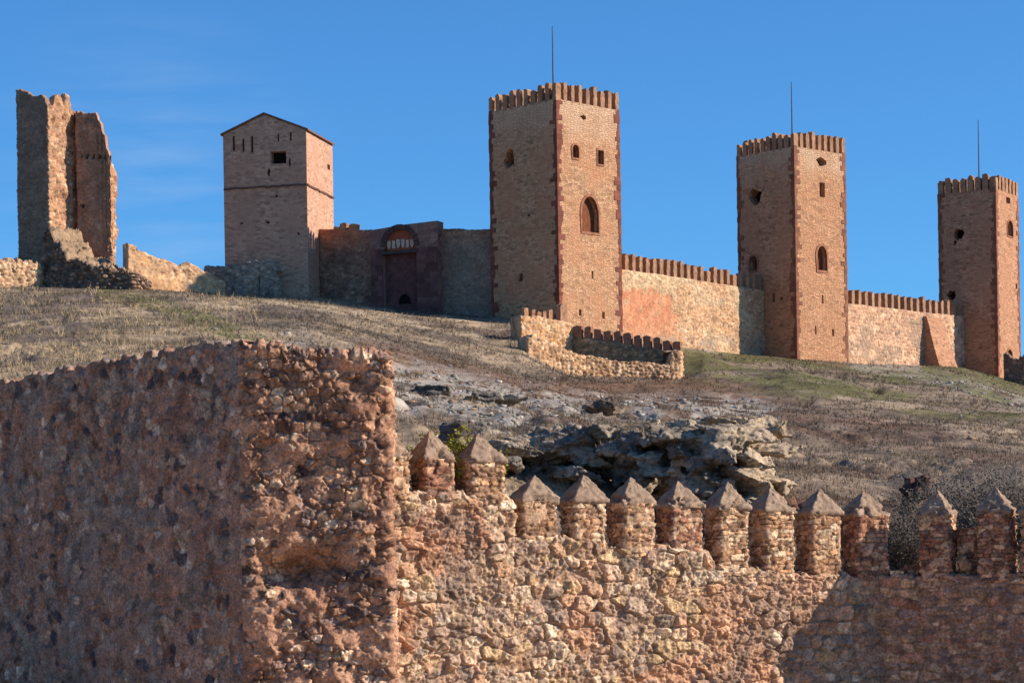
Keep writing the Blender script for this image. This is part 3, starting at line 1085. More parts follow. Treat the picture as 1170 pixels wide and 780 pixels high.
def gate_wall():
    A, B = Vector((GA.x, GA.y, 0)), Vector((GB.x, GB.y, 0))
    e = (B - A).normalized()
    n = Vector((e.y, -e.x, 0))
    mid = (A + B) / 2
    zg = at(465, 350, mid.y).z
    root = thing('gate_wall', 'shadowed castle gate wall with an arched portal and carved shields', 'castle wall', (mid.x, mid.y, zg))
    prof = [(340, 261), (366, 262), (430, 263), (505, 262), (570, 262)]

    def post(s, z, x, y, h, col):
        u, v = proj(x, y, z)
        red = sstep(300, 268, v + 10 * fbm(s, z, seed=2)) * (1 - sstep(400, 436, u))  # reddish light beside the gabled tower, painted into the wall colour
        col = col * (1 - .6 * red[:, None]) + c(178, 104, 72) * .6 * red[:, None]
        gr = sstep(500, 508, u) * sstep(262, 285, v)
        col = col * (1 - .6 * gr[:, None]) + c(128, 116, 104) * .6 * gr[:, None]
        return h, col
    sk = make_skin(43, .5, .22, .08, [c(150, 116, 96), c(136, 102, 84), c(160, 128, 106), c(124, 94, 78)], c(140, 110, 92), gap=.3, fine=.03, lump=(.05, 2), stain=[(1.5, c(120, 96, 84), .5, .65, 4)], post=post)
    obj('wall', wall_mesh('wall', [xy(A), xy(B)], [(300, 400), (600, 400)], prof, sk, thick=1.0, res=.11, ragged=(.08, .6), seed=2), M_FAR, root)
    rnd = random.Random(3)

    def s_of(u):
        return (face_hit(u, 300, A, n) - A).dot(e)

    # portal block standing proud of the wall, with a round arched recess
    s0, s1 = s_of(429), s_of(506)
    pr = .95
    o = A + n * pr
    o.z = 0
    dd = mid.y
    zt = at(470, 259, dd).z
    zb = zg - 3
    sc = s_of(462.5) - s0
    rad = 1.28
    zsp = at(462, 287, dd).z           # lintel underside
    half = (s_of(486) - s_of(447)) / 2
    zarch = at(462, 283, dd).z
    arch = [(sc - half, zb + .5), (sc + half, zb + .5), (sc + half, zsp)]
    arch += [(sc + rad * math.cos(t), zarch + rad * 1.05 * math.sin(t)) for t in np.linspace(.0, math.pi, 15)]
    arch += [(sc - half, zsp)]
    W = s1 - s0
    bm = bmesh.new()
    uvl = bm.loops.layers.uv.new('UV')
    outline = [(0, zb), (W, zb), (W, zt + .15), (W * .5, zt + .04), (0, zt - .22)]
    oo = o + e * s0
    add_face(bm, uvl, oo, e, n, outline, [arch], pr + .2, 0)
    for (a_, b_) in (((W, zb), (W, zt + .15)), ((0, zb), (0, zt - .22))):
        vs = [bm.verts.new(oo + e * a_[0] + Vector((0, 0, a_[1]))), bm.verts.new(oo + e * b_[0] + Vector((0, 0, b_[1])))]
        vs += [bm.verts.new(v.co - n * (pr + .2)) for v in vs[::-1]]
        f = bm.faces.new(vs)
        for l, q in zip(f.loops, ((0, 0), (0, 6), (1, 6), (1, 0))):
            l[uvl].uv = q
    tops = [(0, zt - .22), (W * .5, zt + .04), (W, zt + .15)]
    for p, q in zip(tops[:-1], tops[1:]):
        v1 = oo + e * p[0] + Vector((0, 0, p[1]))
        v2 = oo + e * q[0] + Vector((0, 0, q[1]))
        bm.faces.new([bm.verts.new(w) for w in (v1, v2, v2 - n * 1.4, v1 - n * 1.4)])
    portal = obj('portal', bm_mesh('portal', bm), ashlar_mat('portal_masonry', tuple(c(168, 132, 116)), tuple(c(150, 112, 102)), tuple(c(164, 132, 118)), bw=.6, bh=.3, stain=tuple(c(150, 102, 96))), root)
    # purple ashlar jambs
    for (x0, x1) in ((.05, sc - half), (sc + half, W - .05)):
        b = bmesh.new()
        z = zg - .8
        while z < zsp - .1:
            hh = rnd.uniform(.34, .46)
            mid_ = x0 + (x1 - x0) * rnd.uniform(.35, .65)
            for (p, q) in ((x0, mid_), (mid_, x1)):
                add_box(b, oo + e * p + Vector((0, 0, z)), e * (q - p), n * (.04 + rnd.uniform(0, .09)), Vector((0, 0, hh)))
            z += hh
        obj('jamb', bm_mesh('jamb', b), M_PORTAL, portal)
    b = bmesh.new()
    ts = np.linspace(0, math.pi, 14)
    for t0, t1 in zip(ts[:-1], ts[1:]):
        t1 -= .03
        vs = []
        for off in (.1 + rnd.uniform(0, .03), -.1):
            for (r, t) in ((rad, t0), (rad + .38, t0), (rad + .38, t1), (rad, t1)):
                vs.append(b.verts.new(oo + e * (sc + r * math.cos(t)) + Vector((0, 0, zarch + r * 1.05 * math.sin(t))) + n * off))
        for f in ((0, 1, 2, 3), (4, 7, 6, 5), (0, 4, 5, 1), (1, 5, 6, 2), (2, 6, 7, 3), (3, 7, 4, 0)):
            b.faces.new([vs[i] for i in f])
    obj('arch', bm_mesh('arch', b), plain_mat('arch_stone', tuple(c(112, 86, 78)), tuple(c(84, 62, 60)), 2, .5, .04, island=.4), portal)
    # tympanum with pale carved shields, lintel, blocked doorway
    b = bmesh.new()
    ty = [(sc + rad * math.cos(t), zarch + rad * 1.05 * math.sin(t)) for t in np.linspace(0, math.pi, 17)]
    ty = [(sc + rad, zsp - .02)] + ty + [(sc - rad, zsp - .02)]
    b.faces.new([b.verts.new(oo + e * p[0] + Vector((0, 0, p[1])) - n * .28) for p in ty])
    tym = obj('tympanum', bm_mesh('tympanum', b), plain_mat('red_plaster', tuple(c(176, 98, 72)), tuple(c(150, 80, 60)), 2, .2), portal)
    shield_mat = plain_mat('pale_carving', tuple(c(214, 190, 168)), tuple(c(180, 150, 130)), 6, .4, .02)
    for i in range(6):
        cx = sc - 1.0 + i * .40
        hgt = .72 * (1 - .12 * abs(i - 2.5) / 2.5)
        b = bmesh.new()
        z0_ = zarch - .12
        pts = [(-.15, z0_ + hgt), (.15, z0_ + hgt), (.15, z0_ + hgt * .35), (.05, z0_ + .02), (-.05, z0_ + .02), (-.15, z0_ + hgt * .35)]
        if i % 3 == 1:
            pts = [(-.13, z0_ + hgt * .95), (.13, z0_ + hgt * .95), (.13, z0_), (-.13, z0_)]
        fr = [b.verts.new(oo + e * (cx + p[0]) + Vector((0, 0, p[1])) - n * .14) for p in pts]
        bk = [b.verts.new(v.co - n * .13) for v in fr]
        b.faces.new(fr)
        for j in range(len(fr)):
            b.faces.new((fr[j], bk[j], bk[(j + 1) % len(fr)], fr[(j + 1) % len(fr)]))
        obj('shield', bm_mesh('shield', b), shield_mat, portal)
    b = bmesh.new()
    add_box(b, oo + e * (sc - rad - .35) + Vector((0, 0, zsp - .3)) - n * .3, e * (2 * rad + .7), n * .48, Vector((0, 0, .24)))
    obj('lintel', bm_mesh('lintel', b), plain_mat('lintel_stone', tuple(c(90, 76, 74)), None, 2, .4), portal)
    b = bmesh.new()
    uvl = b.loops.layers.uv.new('UV')
    add_face(b, uvl, oo - n * .52, e, n, [(sc - half - .2, zb + .2), (sc + half + .2, zb + .2), (sc + half + .2, zsp), (sc - half - .2, zsp)],
             [[(sc + .12 + .55 * math.cos(t), zg + .15 + (.8 * math.sin(t) if math.sin(t) > 0 else .0)) for t in np.linspace(0, math.pi, 10)]], .22, 0)
    dr_ = obj('blocked_doorway', bm_mesh('blocked_doorway', b), plain_mat('door_infill', tuple(c(128, 84, 80)), tuple(c(92, 58, 58)), 1.6, .8, .08), portal)
    b = bmesh.new()
    add_box(b, oo - n * .78 + e * (sc - .9) + Vector((0, 0, zg - .6)), e * 2, n * .1, Vector((0, 0, 2.2)))
    obj('opening', bm_mesh('opening', b), M_VOID, portal)
    # two worn stubs of merlon on the crest and a few higher stones
    for (u, hgt, w_) in ((391.5, .55, .55), (403, .5, .7), (384, .25, .5)):
        p = A + e * s_of(u) - n * .45
        p.z = at(u, 262.5, p.y).z
        put_merlon(merlon_mesh(0, w_, .6, hgt, rnd, .3), p, math.atan2(e.y, e.x), root, M_MERLON, rnd)


gate_wall()


# ------------------------------------------------------------------ ruined tower and low ruined walls
def px(u, v, d):
    p = at(u, v, d)
    return (p.x, p.y)


def ruined_tower():
    loc = at(75, 320, 206)
    root = thing('ruined_tower', 'broken castle tower standing open like a tall shard', 'ruined tower', loc)

    def post(s, z, x, y, h, col):
        u, v = proj(x, y, z)
        g = 1 - sstep(52, 57, u)  # outer left face: its grey shade is painted into the colour
        col = col * (1 - .8 * g[:, None]) + (c(120, 104, 92) * (.75 + .5 * fbm(s / .4, z / .2, seed=4)[:, None])) * .8 * g[:, None]
        r = sstep(84, 88, u) * sstep(131, 120, u)
        col = col * (1 - .7 * r[:, None]) + (c(150, 112, 92) * (.7 + .6 * fbm(s / .6, z / .9, seed=6)[:, None])) * .7 * r[:, None]
        # putlog holes and small sockets in the red inner wall
        hole = ((np.abs(v - 179) < 2.6) & (np.abs((u - 96.5 + .25 * (v - 179)) % 6.8 - 3.4) < 1.2) & (u > 94) & (u < 121)) | (np.hypot(u - 95, v - 235) < 2.2)
        h = np.where(hole, h - .5, h)
        deep = (1 - r) * (1 - g)
        h = h * (1 - .2 * r) + (deep + .35 * r) * .55 * (fbm(s / .9, z / 1.1, seed=23, oct=4) - .5)
        return h, col
    sk = make_skin(53, .42, .24, .11, [c(176, 138, 108), c(160, 120, 94), c(188, 154, 124), c(148, 108, 84), c(168, 128, 98)], c(164, 126, 98), gap=.3, fine=.05, lump=(.10, 1.6), post=post)
    prof = [(10, 103), (22, 103), (30, 105), (38, 109), (48, 109.5), (51, 113), (55, 121), (61, 120), (63, 110), (66, 107), (69, 110), (71, 120), (74, 121), (75, 110), (78, 112), (81, 121), (84, 126), (88, 129), (92, 127), (96, 129), (106, 128), (110, 130), (112, 138), (115, 139), (117, 152), (120, 154), (121, 168), (124, 172), (126, 186), (128.5, 188), (131, 205), (140, 208)]
    path = [px(20, 200, 206.4), px(55.5, 200, 205.2), px(87, 200, 208.2), px(89, 200, 207.3), px(126, 200, 206.8), px(131, 200, 208.4)]
    me = wall_mesh('tower_shell', path, [(0, 345), (200, 345)], prof, sk, thick=.55, res=.08, ragged=(.16, .4), seed=4)
    obj('tower_shell', me, M_FAR, root)


ruined_tower()

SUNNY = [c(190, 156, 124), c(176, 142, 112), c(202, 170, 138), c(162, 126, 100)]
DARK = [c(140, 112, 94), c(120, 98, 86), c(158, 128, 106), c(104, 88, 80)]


def ruin(label, path, prof, zb, pal, mortar, seed, thick=1.2, ragged=(.3, .4), sx=.45, sy=.28, amp=.14, lump=(.12, 1.4), top_rise=0, topcol=None, res=.09, name='ruined_wall', plaster=None, post=None):
    me = wall_mesh(name, path, zb, prof, make_skin(seed, sx, sy, amp, pal, mortar, gap=.3, fine=.05, lump=lump, plaster=plaster, post=post), thick=thick, res=res, ragged=ragged, seed=seed, top_rise=top_rise, topcol=topcol)
    o = obj(name, me, M_FAR)
    return tag(o, label, 'ruined wall')


ruin('low sunlit stub of stone wall left of the broken tower', [px(-30, 310, 199), px(46, 310, 202), px(49, 310, 203.5)], [(-40, 296), (20, 297), (40, 299), (46, 304), (50, 312)], [(-40, 340), (60, 345)], SUNNY, c(190, 152, 118), 61)
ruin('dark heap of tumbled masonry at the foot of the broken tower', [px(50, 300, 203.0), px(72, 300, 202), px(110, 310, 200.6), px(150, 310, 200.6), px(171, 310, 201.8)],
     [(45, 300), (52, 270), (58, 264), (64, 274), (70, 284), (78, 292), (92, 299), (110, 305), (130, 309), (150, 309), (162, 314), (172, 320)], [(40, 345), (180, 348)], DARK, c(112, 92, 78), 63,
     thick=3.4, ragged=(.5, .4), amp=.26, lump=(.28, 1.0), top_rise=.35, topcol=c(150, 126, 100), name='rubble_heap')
ruin('long sunlit ruined wall sloping down from the broken tower', [px(146, 300, 202), px(190, 300, 203.6), px(257, 310, 206.2)], [(140, 275), (150, 280), (166, 290), (190, 297), (204, 304), (216, 300), (228, 306), (242, 314), (257, 321)],
     [(140, 350), (260, 350)], SUNNY, c(206, 164, 124), 65, thick=1.0, amp=.06, plaster=(.42, 1.2, c(206, 160, 118), .5), ragged=(.16, .4))
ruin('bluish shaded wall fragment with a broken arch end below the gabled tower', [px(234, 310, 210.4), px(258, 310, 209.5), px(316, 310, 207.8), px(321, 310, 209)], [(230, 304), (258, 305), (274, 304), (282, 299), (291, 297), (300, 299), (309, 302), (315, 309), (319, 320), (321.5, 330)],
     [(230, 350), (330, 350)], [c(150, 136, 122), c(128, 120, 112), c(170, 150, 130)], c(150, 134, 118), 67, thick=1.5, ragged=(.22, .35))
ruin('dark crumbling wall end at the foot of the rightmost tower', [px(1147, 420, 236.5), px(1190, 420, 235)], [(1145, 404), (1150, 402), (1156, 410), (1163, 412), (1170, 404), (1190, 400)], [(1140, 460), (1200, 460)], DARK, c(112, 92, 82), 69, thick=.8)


# ------------------------------------------------------------------ barbican below the tallest tower
def barbican():
    loc = at(690, 425, 190)
    root = thing('barbican', 'low crenellated outwork with a stepped turret in front of the tallest tower', 'castle wall', loc)
    rnd = random.Random(8)
    sk = make_skin(71, .42, .22, .12, SUNNY + [c(188, 140, 96)], c(190, 148, 108), gap=.28, fine=.05, lump=(.12, 1.5))
    path = [px(595.5, 380, 187.6), px(656, 380, 191.2), px(657, 380, 193.0)]
    prof = [(590, 366), (598, 361), (604, 360), (640, 366), (658, 372)]
    obj('turret', wall_mesh('turret', path, [(590, 445), (660, 445)], prof, sk, thick=1.1, res=.08, ragged=(.12, .4), seed=5), M_FAR, root)
    A, B = Vector((*path[0], 0)), Vector((*path[1], 0))
    e = (B - A).normalized()
    n = Vector((e.y, -e.x, 0))
    for (u, vt, w) in ((602, 350, .42), (610.5, 352, .3), (617, 356, .36), (623, 355, .28), (630, 352, .36), (645, 346, .62)):
        hit = face_hit(u, 362, A, n)
        z0 = float(z_from_profile(np.array([hit.x]), np.array([hit.y]), prof)[0])
        h = at(u, vt, hit.y).z - z0
        put_merlon(merlon_mesh(0, w, .5, h, rnd, .1), Vector((hit.x, hit.y, z0)) - n * .3, math.atan2(e.y, e.x), root, M_MERLON, rnd)
    # shaded parapet wall running down to the right
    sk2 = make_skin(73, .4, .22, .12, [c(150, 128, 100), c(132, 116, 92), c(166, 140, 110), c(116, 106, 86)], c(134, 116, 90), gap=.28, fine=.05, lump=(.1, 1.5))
    path2 = [px(655, 390, 191), px(778, 400, 187.4), px(779, 400, 189)]
    prof2 = [(650, 384), (700, 391), (740, 398), (780, 405)]
    obj('parapet', wall_mesh('parapet', path2, [(640, 450), (790, 450)], prof2, sk2, thick=.7, res=.08, ragged=(.08, .4), seed=6), M_FAR, root)
    A, B = Vector((*path2[0], 0)), Vector((*path2[1], 0))
    e = (B - A).normalized()
    n = Vector((e.y, -e.x, 0))
    mm = plain_mat('reddish_merlon', tuple(c(158, 116, 92)), tuple(c(126, 90, 74)), 1.6, .5, .04)
    for i in range(11):
        u = 660 + i * 11.25
        hit = face_hit(u, 390, A, n)
        z0 = float(z_from_profile(np.array([hit.x]), np.array([hit.y]), prof2)[0])
        put_merlon(merlon_mesh(0, .56, .45, .92, rnd, .08), Vector((hit.x, hit.y, z0)) - n * .26, math.atan2(e.y, e.x), root, mm, rnd)
    # sunlit lower skirt
    sk3 = make_skin(75, .34, .26, .12, SUNNY, c(186, 144, 104), gap=.3, fine=.06, lump=(.14, 1.2))
    path3 = [px(603, 400, 181.0), px(640, 410, 182.6), px(700, 420, 184.6), px(777, 420, 186.2), px(779.5, 420, 188)]
    obj('lower_wall', wall_mesh('lower_wall', path3, [(630, 455), (790, 455)], [(596, 386), (610, 384), (625, 389), (640, 396), (655, 404), (700, 411), (740, 415), (765, 415), (768, 402), (780, 402)], sk3, thick=1.2, res=.08, ragged=(.2, .35), seed=7), M_FAR, root)


barbican()

# ------------------------------------------------------------------ foreground bastion
LEFTLEN = 9.6
D0 = 44.6
bl = np.array(px(275, 500, D0))
br_ = np.array(px(443, 500, D0 + .27))
phi = math.radians(44)
bfar = bl + np.array([-math.cos(phi), math.sin(phi)]) * LEFTLEN
bback = np.array([br_[0] - .07, br_[1] + 2.2])


def bastion_post(s, z, x, y, h, col):
    # worn corner standing proud, hollow behind it, bulging right end
    q = s - LEFTLEN
    L = np.linalg.norm(br_ - bl)
    cor = np.exp(-np.abs(q) / np.where(q > 0, .13, .05))
    nz = fbm(z / .5, s * 0, seed=77, oct=3)
    h = h + .05 * cor * sstep(.3, .6, nz)
    right = sstep(0, 1, (q - L * .45) / (L * .55)) * (q > 0) * (q < L)
    big = fbm(s / .55, z / .5, seed=81, oct=4) - .5
    h = np.where(np.abs(q) < .16, h * (.3 + .7 * np.abs(q) / .16), h)
    face = ((q > .0) & (q < L)).astype(float) * sstep(.0, .4, q)
    h = h + face * (.24 * big * (.45 + right)) * sstep(0, .3, L - q) + face * (.04 * (1 - (q / L - .45) ** 2))
    # crumbling cavity
    u, v = proj(x, y, z)
    cav = np.exp(-((u - 335) / 42) ** 2 - ((v - 652) / 20) ** 2)
    h = h - face * .42 * cav * (.5 + fbm(s / .15, z / .15, seed=33, oct=3))
    left = (s <= LEFTLEN).astype(float)
    return h, col


PAL_B = [c(150, 124, 104), c(128, 112, 100), c(168, 142, 118), c(104, 98, 98), c(88, 88, 96), c(176, 128, 96), c(140, 106, 86)]


def bastion_skin(s, z, x, y):
    sl = (s <= LEFTLEN)
    h1, c1 = SK_L(s, z, x, y)
    h2, c2 = SK_R(s, z, x, y)
    w = sl.astype(float)
    return h1 * w + h2 * (1 - w), c1 * w[:, None] + c2 * (1 - w[:, None])


def more_low(s, z, x, y):
    return .09 * sstep(4.2, 1.2, z) - .06


SK_L = make_skin(81, .18, .22, .055, [c(160, 138, 120), c(142, 124, 110), c(112, 104, 100), c(86, 80, 82), c(184, 162, 142), c(134, 112, 98), c(94, 84, 82), c(150, 128, 112), c(152, 114, 94), c(158, 124, 104), c(132, 98, 82)], c(150, 108, 88), gap=.16, jx=.46, jy=.46, pw=2.1, fine=.028, lump=(.035, 1.3), rough=.03,
                 plaster=(.505, .38, c(152, 118, 100), .40, more_low), stain=[(1.1, c(138, 102, 86), .52, .68, 5), (.6, c(140, 126, 114), .54, .68, 6)], post=bastion_post)
SK_R = make_skin(83, .22, .15, .10, [c(180, 142, 114), c(162, 124, 100), c(190, 156, 128), c(140, 112, 98), c(120, 104, 98), c(180, 138, 110), c(158, 122, 100), c(88, 72, 68), c(206, 176, 146)], c(150, 112, 90), gap=.16, jx=.42, jy=.36, pw=2.3, fine=.05, lump=(.06, .9), rough=.05,
                 plaster=(.515, .45, c(172, 130, 104), .42, more_low), stain=[(.9, c(146, 106, 84), .5, .68, 5)], post=bastion_post)


def bastion():
    prof = [(-300, 474), (-60, 449), (0, 438), (50, 427), (100, 417), (150, 408), (200, 401), (222, 396), (232, 391), (262, 392), (272, 393), (280, 393), (292, 395), (310, 399), (330, 400), (350, 403), (400, 406), (447, 407), (470, 407)]
    root = thing('rubble_bastion', 'big rough rubble bastion with crumbling reddish plaster in the left foreground', 'bastion', (bl[0], bl[1], -2.6))
    me = wall_mesh('wall', [tuple(bfar), tuple(bl), tuple(br_), tuple(bback)], -3.0, prof, bastion_skin, thick=.9, res=.019, ragged=(.12, .22), seed=13)
    obj('wall', me, M_RUB, root)


bastion()

# ------------------------------------------------------------------ foreground crenellated wall
AL = math.radians(30)
W0 = np.array([at(586, 600, 47).x, 47.0])
WD = np.array([math.cos(AL), math.sin(AL)])


def on_wall(u, v, off=0.):
    n = np.array([WD[1], -WD[0]])
    r = at(u, v, 1.0)
    p0 = W0 + n * off
    t = (p0 @ n) / (r.x * n[0] + r.y * n[1])
    return np.array([r.x * t, r.y * t]), r.z * t


PAL_W = [c(194, 166, 138), c(180, 150, 122), c(166, 138, 114), c(206, 182, 154), c(158, 132, 112), c(178, 150, 128), c(148, 130, 116), c(182, 144, 114), c(190, 160, 122)]
fg = at(800, 700, 49)
FW = thing('crenellated_wall', 'rough stone town wall topped with pyramid capped merlons', 'town wall', (fg.x, fg.y, -2.6))
a0, _ = on_wall(430, 600, .14)
a1, _ = on_wall(585.5, 600, .14)
a2 = a1 - np.array([WD[1], -WD[0]]) * .5
SK_W1 = make_skin(91, .33, .22, .115, PAL_W, c(176, 144, 118), gap=.18, jx=.42, jy=.33, pw=2.7, fine=.035, lump=(.05, 1.1), rough=.05, small=.6, stain=[(1.3, c(182, 132, 102), .56, .68, 5), (.8, c(140, 118, 104), .58, .7, 6)])
obj('stepped_wall', wall_mesh('stepped_wall', [tuple(a0), tuple(a1), tuple(a2)], -3.0, [(420, 560), (476, 563), (527, 566), (590, 571)], SK_W1, thick=.75, res=.019, ragged=(.06, .25), seed=17), M_RUB, FW)
K, _ = on_wall(1004, 655)
b0, _ = on_wall(584.5, 600)
BE = math.radians(26)
W2D = np.array([math.cos(BE), -math.sin(BE)])
Kend = K + W2D * 9


def wall_post(s, z, x, y, h, col):
    # the turned length at the right: flatter, redder, squarer stones
    LW = np.linalg.norm(K - b0)
    w = sstep(LW - 1.2, LW + .6, s + 1.2 * (fbm(s / .5, z / .5, seed=71, oct=3) - .5))
    h2, c2 = SK_W2(s, z, x, y)
    return h * (1 - w) + h2 * w, col * (1 - w[:, None]) + c2 * w[:, None]


SK_W2 = make_skin(97, .36, .18, .07, [c(180, 146, 120), c(168, 132, 108), c(156, 126, 108), c(190, 154, 124), c(148, 122, 110), c(172, 124, 100)], c(150, 120, 100), gap=.2, jx=.44, jy=.3, pw=2.8, fine=.025, lump=(.05, 1.0), rough=.03, small=.8)
SK_W3 = make_skin(93, .38, .26, .13, PAL_W, c(176, 146, 120), gap=.18, jx=.42, jy=.33, pw=2.6, fine=.04, lump=(.06, 1.2), rough=.05, small=.7, stain=[(1.5, c(186, 140, 110), .55, .68, 5), (.9, c(150, 126, 110), .56, .7, 6)], post=wall_post)
obj('wall', wall_mesh('wall', [tuple(b0), tuple(K), tuple(Kend)], -3.0, [(580, 616), (645, 618), (700, 625), (757, 628), (810, 632), (816, 646), (866, 652), (920, 657), (970, 660), (1010, 660), (1170, 655), (1300, 650)], SK_W3, thick=.75, res=.019, ragged=(.07, .28), seed=19), M_RUB, FW)


def rounded_rect(w, d, r):
    pts = []
    for (cx, cy, a0_) in ((w / 2 - r, -d / 2 + r, -90), (w / 2 - r, d / 2 - r, 0), (-w / 2 + r, d / 2 - r, 90), (-w / 2 + r, -d / 2 + r, 180)):
        for k in range(4):
            t = math.radians(a0_ + 30 * k)
            pts.append((cx + r * math.cos(t), cy + r * math.sin(t)))
    return pts


def capped_merlon(ul, ur, vap, vev, vb, seed, dirv, hitf, dark=False, cap=True, back=0., dep=.56):
    rnd = random.Random(seed)
    uc = (ul + ur) / 2
    p, zb = hitf(uc, vb)
    n = np.array([dirv[1], -dirv[0]])
    dist = p[1]
    # visible width = front * cos + side * sin  ->  front width
    wpx = (ur - ul) * dist / F
    w = (wpx - dep * abs(dirv[1])) / abs(dirv[0]) * 1.0
    w = max(.34, w)
    cen = p - n * (dep / 2 - .02 + back)
    ze = at(uc, vev, dist).z
    za = at(uc, vap, dist).z
    zb -= .12
    ang = math.atan2(dirv[1], dirv[0])
    ca, sa = math.cos(ang), math.sin(ang)
    path = [(cen[0] + a * ca - b * sa, cen[1] + a * sa + b * ca) for a, b in rounded_rect(w, dep, .07)]
    pal = [c(196, 162, 128), c(180, 142, 110), c(166, 128, 100), c(206, 178, 146), c(150, 118, 96), c(184, 140, 104)]
    if seed % 4 == 2 or dark:
        pal = [c(172, 124, 98), c(184, 144, 114), c(150, 106, 86), c(194, 160, 130), c(134, 104, 90)]
    sk = make_skin(200 + seed * 7, rnd.uniform(.2, .30), rnd.uniform(.07, .10), .05, pal, c(104, 72, 54), gap=.16, jx=.44, jy=.28, pw=4.0, fine=.02, lump=(.025, .4), rough=.025, plaster=(.70, .35, c(184, 152, 124), .5))
    me = wall_mesh('merlon', path, zb, ze, sk, res=.02, closed=True, seed=seed)
    m = obj('merlon', me, M_RUB, FW)
    if not cap:
        return
    # pyramid cap
    ns, nr_ = 18, 26
    rows = []
    hw, hd = w / 2 + .055, dep / 2 + .055
    for k in range(nr_ + 2):
        if k == 0:
            f, z = 1.0, ze - .035
        else:
            t = (k - 1) / nr_
            f, z = 1 - t * .985, ze + .03 + (za - ze - .03) * t ** 1.04
        ring = []
        for side in range(4):
            for i in range(ns):
                t = i / ns * 2 - 1
                a, b = ((t, -1), (1, t), (-t, 1), (-1, -t))[side]
                ring.append((a * hw * f, b * hd * f, z))
        rows.append(ring)
    V = np.array(rows)
    sh = V.shape
    v = V.reshape(-1, 3)
    lx, ly = rnd.uniform(-.07, .07), rnd.uniform(-.05, .05)
    za = za + rnd.uniform(-.03, .03)
    tt = np.clip((v[:, 2] - ze) / (za - ze), 0, 1)
    v[:, 0] += lx * tt
    v[:, 1] += ly * tt
    nzv = fbm(v[:, 0] / .09 + seed, v[:, 1] / .09, v[:, 2] / .09, seed=seed, oct=4, gain=.75) - .5
    chip = sstep(.56, .66, fbm(v[:, 0] / .16 + seed * 3, v[:, 1] / .16, v[:, 2] / .16, seed=seed + 5, oct=3)) * (tt < .35)
    nzv = nzv - 1.1 * chip
    rad_ = np.maximum(np.hypot(v[:, 0], v[:, 1]), .03)
    v[:, 0] += v[:, 0] / rad_ * nzv * .075
    v[:, 1] += v[:, 1] / rad_ * nzv * .075
    v[:, 2] += nzv * .04
    X = cen[0] + v[:, 0] * ca - v[:, 1] * sa
    Y = cen[1] + v[:, 0] * sa + v[:, 1] * ca
    nc = sh[1]
    me = mesh_np('cap', np.stack([X, Y, v[:, 2]], 1), grid_quads(sh[0], nc, True), None, False, [np.arange(nc)[::-1], (sh[0] - 1) * nc + np.arange(nc)])
    obj('cap', me, M_CAP, m)


for k, a in enumerate([(428, 476, 492, 521, 562), (477, 528, 490, 524, 564), (528.5, 585, 494, 526, 570)]):
    capped_merlon(*a, 1 + k, WD, lambda u, v: on_wall(u, v, .14))
for k, a in enumerate([(588, 646, 542, 572, 617), (648.5, 701, 541, 572, 624), (703, 757.5, 544, 574, 628), (758.5, 811.5, 548, 578, 632), (813.5, 864.5, 549, 580, 650),
                       (866, 917, 555, 583, 656), (918.5, 969.5, 557, 586, 660), (970.5, 1025, 559, 588, 661)]):
    capped_merlon(*a, 11 + k, WD, on_wall)


def on_wall2(u, v):
    n = np.array([W2D[1], -W2D[0]])
    r = at(u, v, 1.0)
    t = (K @ n) / (r.x * n[0] + r.y * n[1])
    return np.array([r.x * t, r.y * t]), r.z * t


for k, a in enumerate([(1046, 1090, 558, 588, 656), (1112, 1159, 555, 585, 656), (1163, 1212, 553, 584, 656)]):
    capped_merlon(*a, 31 + k, W2D, on_wall2, dark=True)
capped_merlon(1086, 1116, 596, 602, 657, 41, W2D, on_wall2, dark=True, cap=False, back=.38, dep=.3)
capped_merlon(1022, 1050, 640, 645, 657, 43, W2D, on_wall2, dark=True, cap=False, back=.38, dep=.3)


# ------------------------------------------------------------------ rocks
def vor3(X, Y, Z, seed):
    i, j, k = np.floor(X), np.floor(Y), np.floor(Z)
    F1 = np.full_like(X, 9.0)
    F2 = np.full_like(X, 9.0)
    ID = np.zeros_like(X)
    for a in (-1, 0, 1):
        for b in (-1, 0, 1):
            for e in (-1, 0, 1):
                ii, jj, kk = i + a, j + b, k + e
                d = np.sqrt((X - ii - _h(ii, jj, kk, seed)) ** 2 + (Y - jj - _h(ii, jj, kk, seed + 1)) ** 2 + (Z - kk - _h(ii, jj, kk, seed + 2)) ** 2)
                nr = d < F1
                F2 = np.where(nr, F1, np.minimum(F2, d))
                ID = np.where(nr, _h(ii, jj, kk, seed + 3), ID)
                F1 = np.where(nr, d, F1)
    return F1, F2, ID


def hull_block(bm, cen, size, rng, yaw):
    b2 = bmesh.new()
    n = 15
    for _ in range(n):
        p = rng.uniform(-1, 1, 3)
        p = p / max(abs(p).max(), 1e-3) * rng.uniform(.72, 1.0)
        b2.verts.new(p * np.array(size))
    bmesh.ops.convex_hull(b2, input=b2.verts[:])
    M = Matrix.Translation(cen) @ Matrix.Rotation(yaw, 4, 'Z') @ Matrix.Rotation(rng.normal(0, .07), 4, 'X') @ Matrix.Rotation(rng.normal(0, .07), 4, 'Y')
    me = bpy.data.meshes.new('tmp')
    b2.to_mesh(me)
    b2.free()
    me.transform(M)
    bm.from_mesh(me)
    bpy.data.meshes.remove(me)


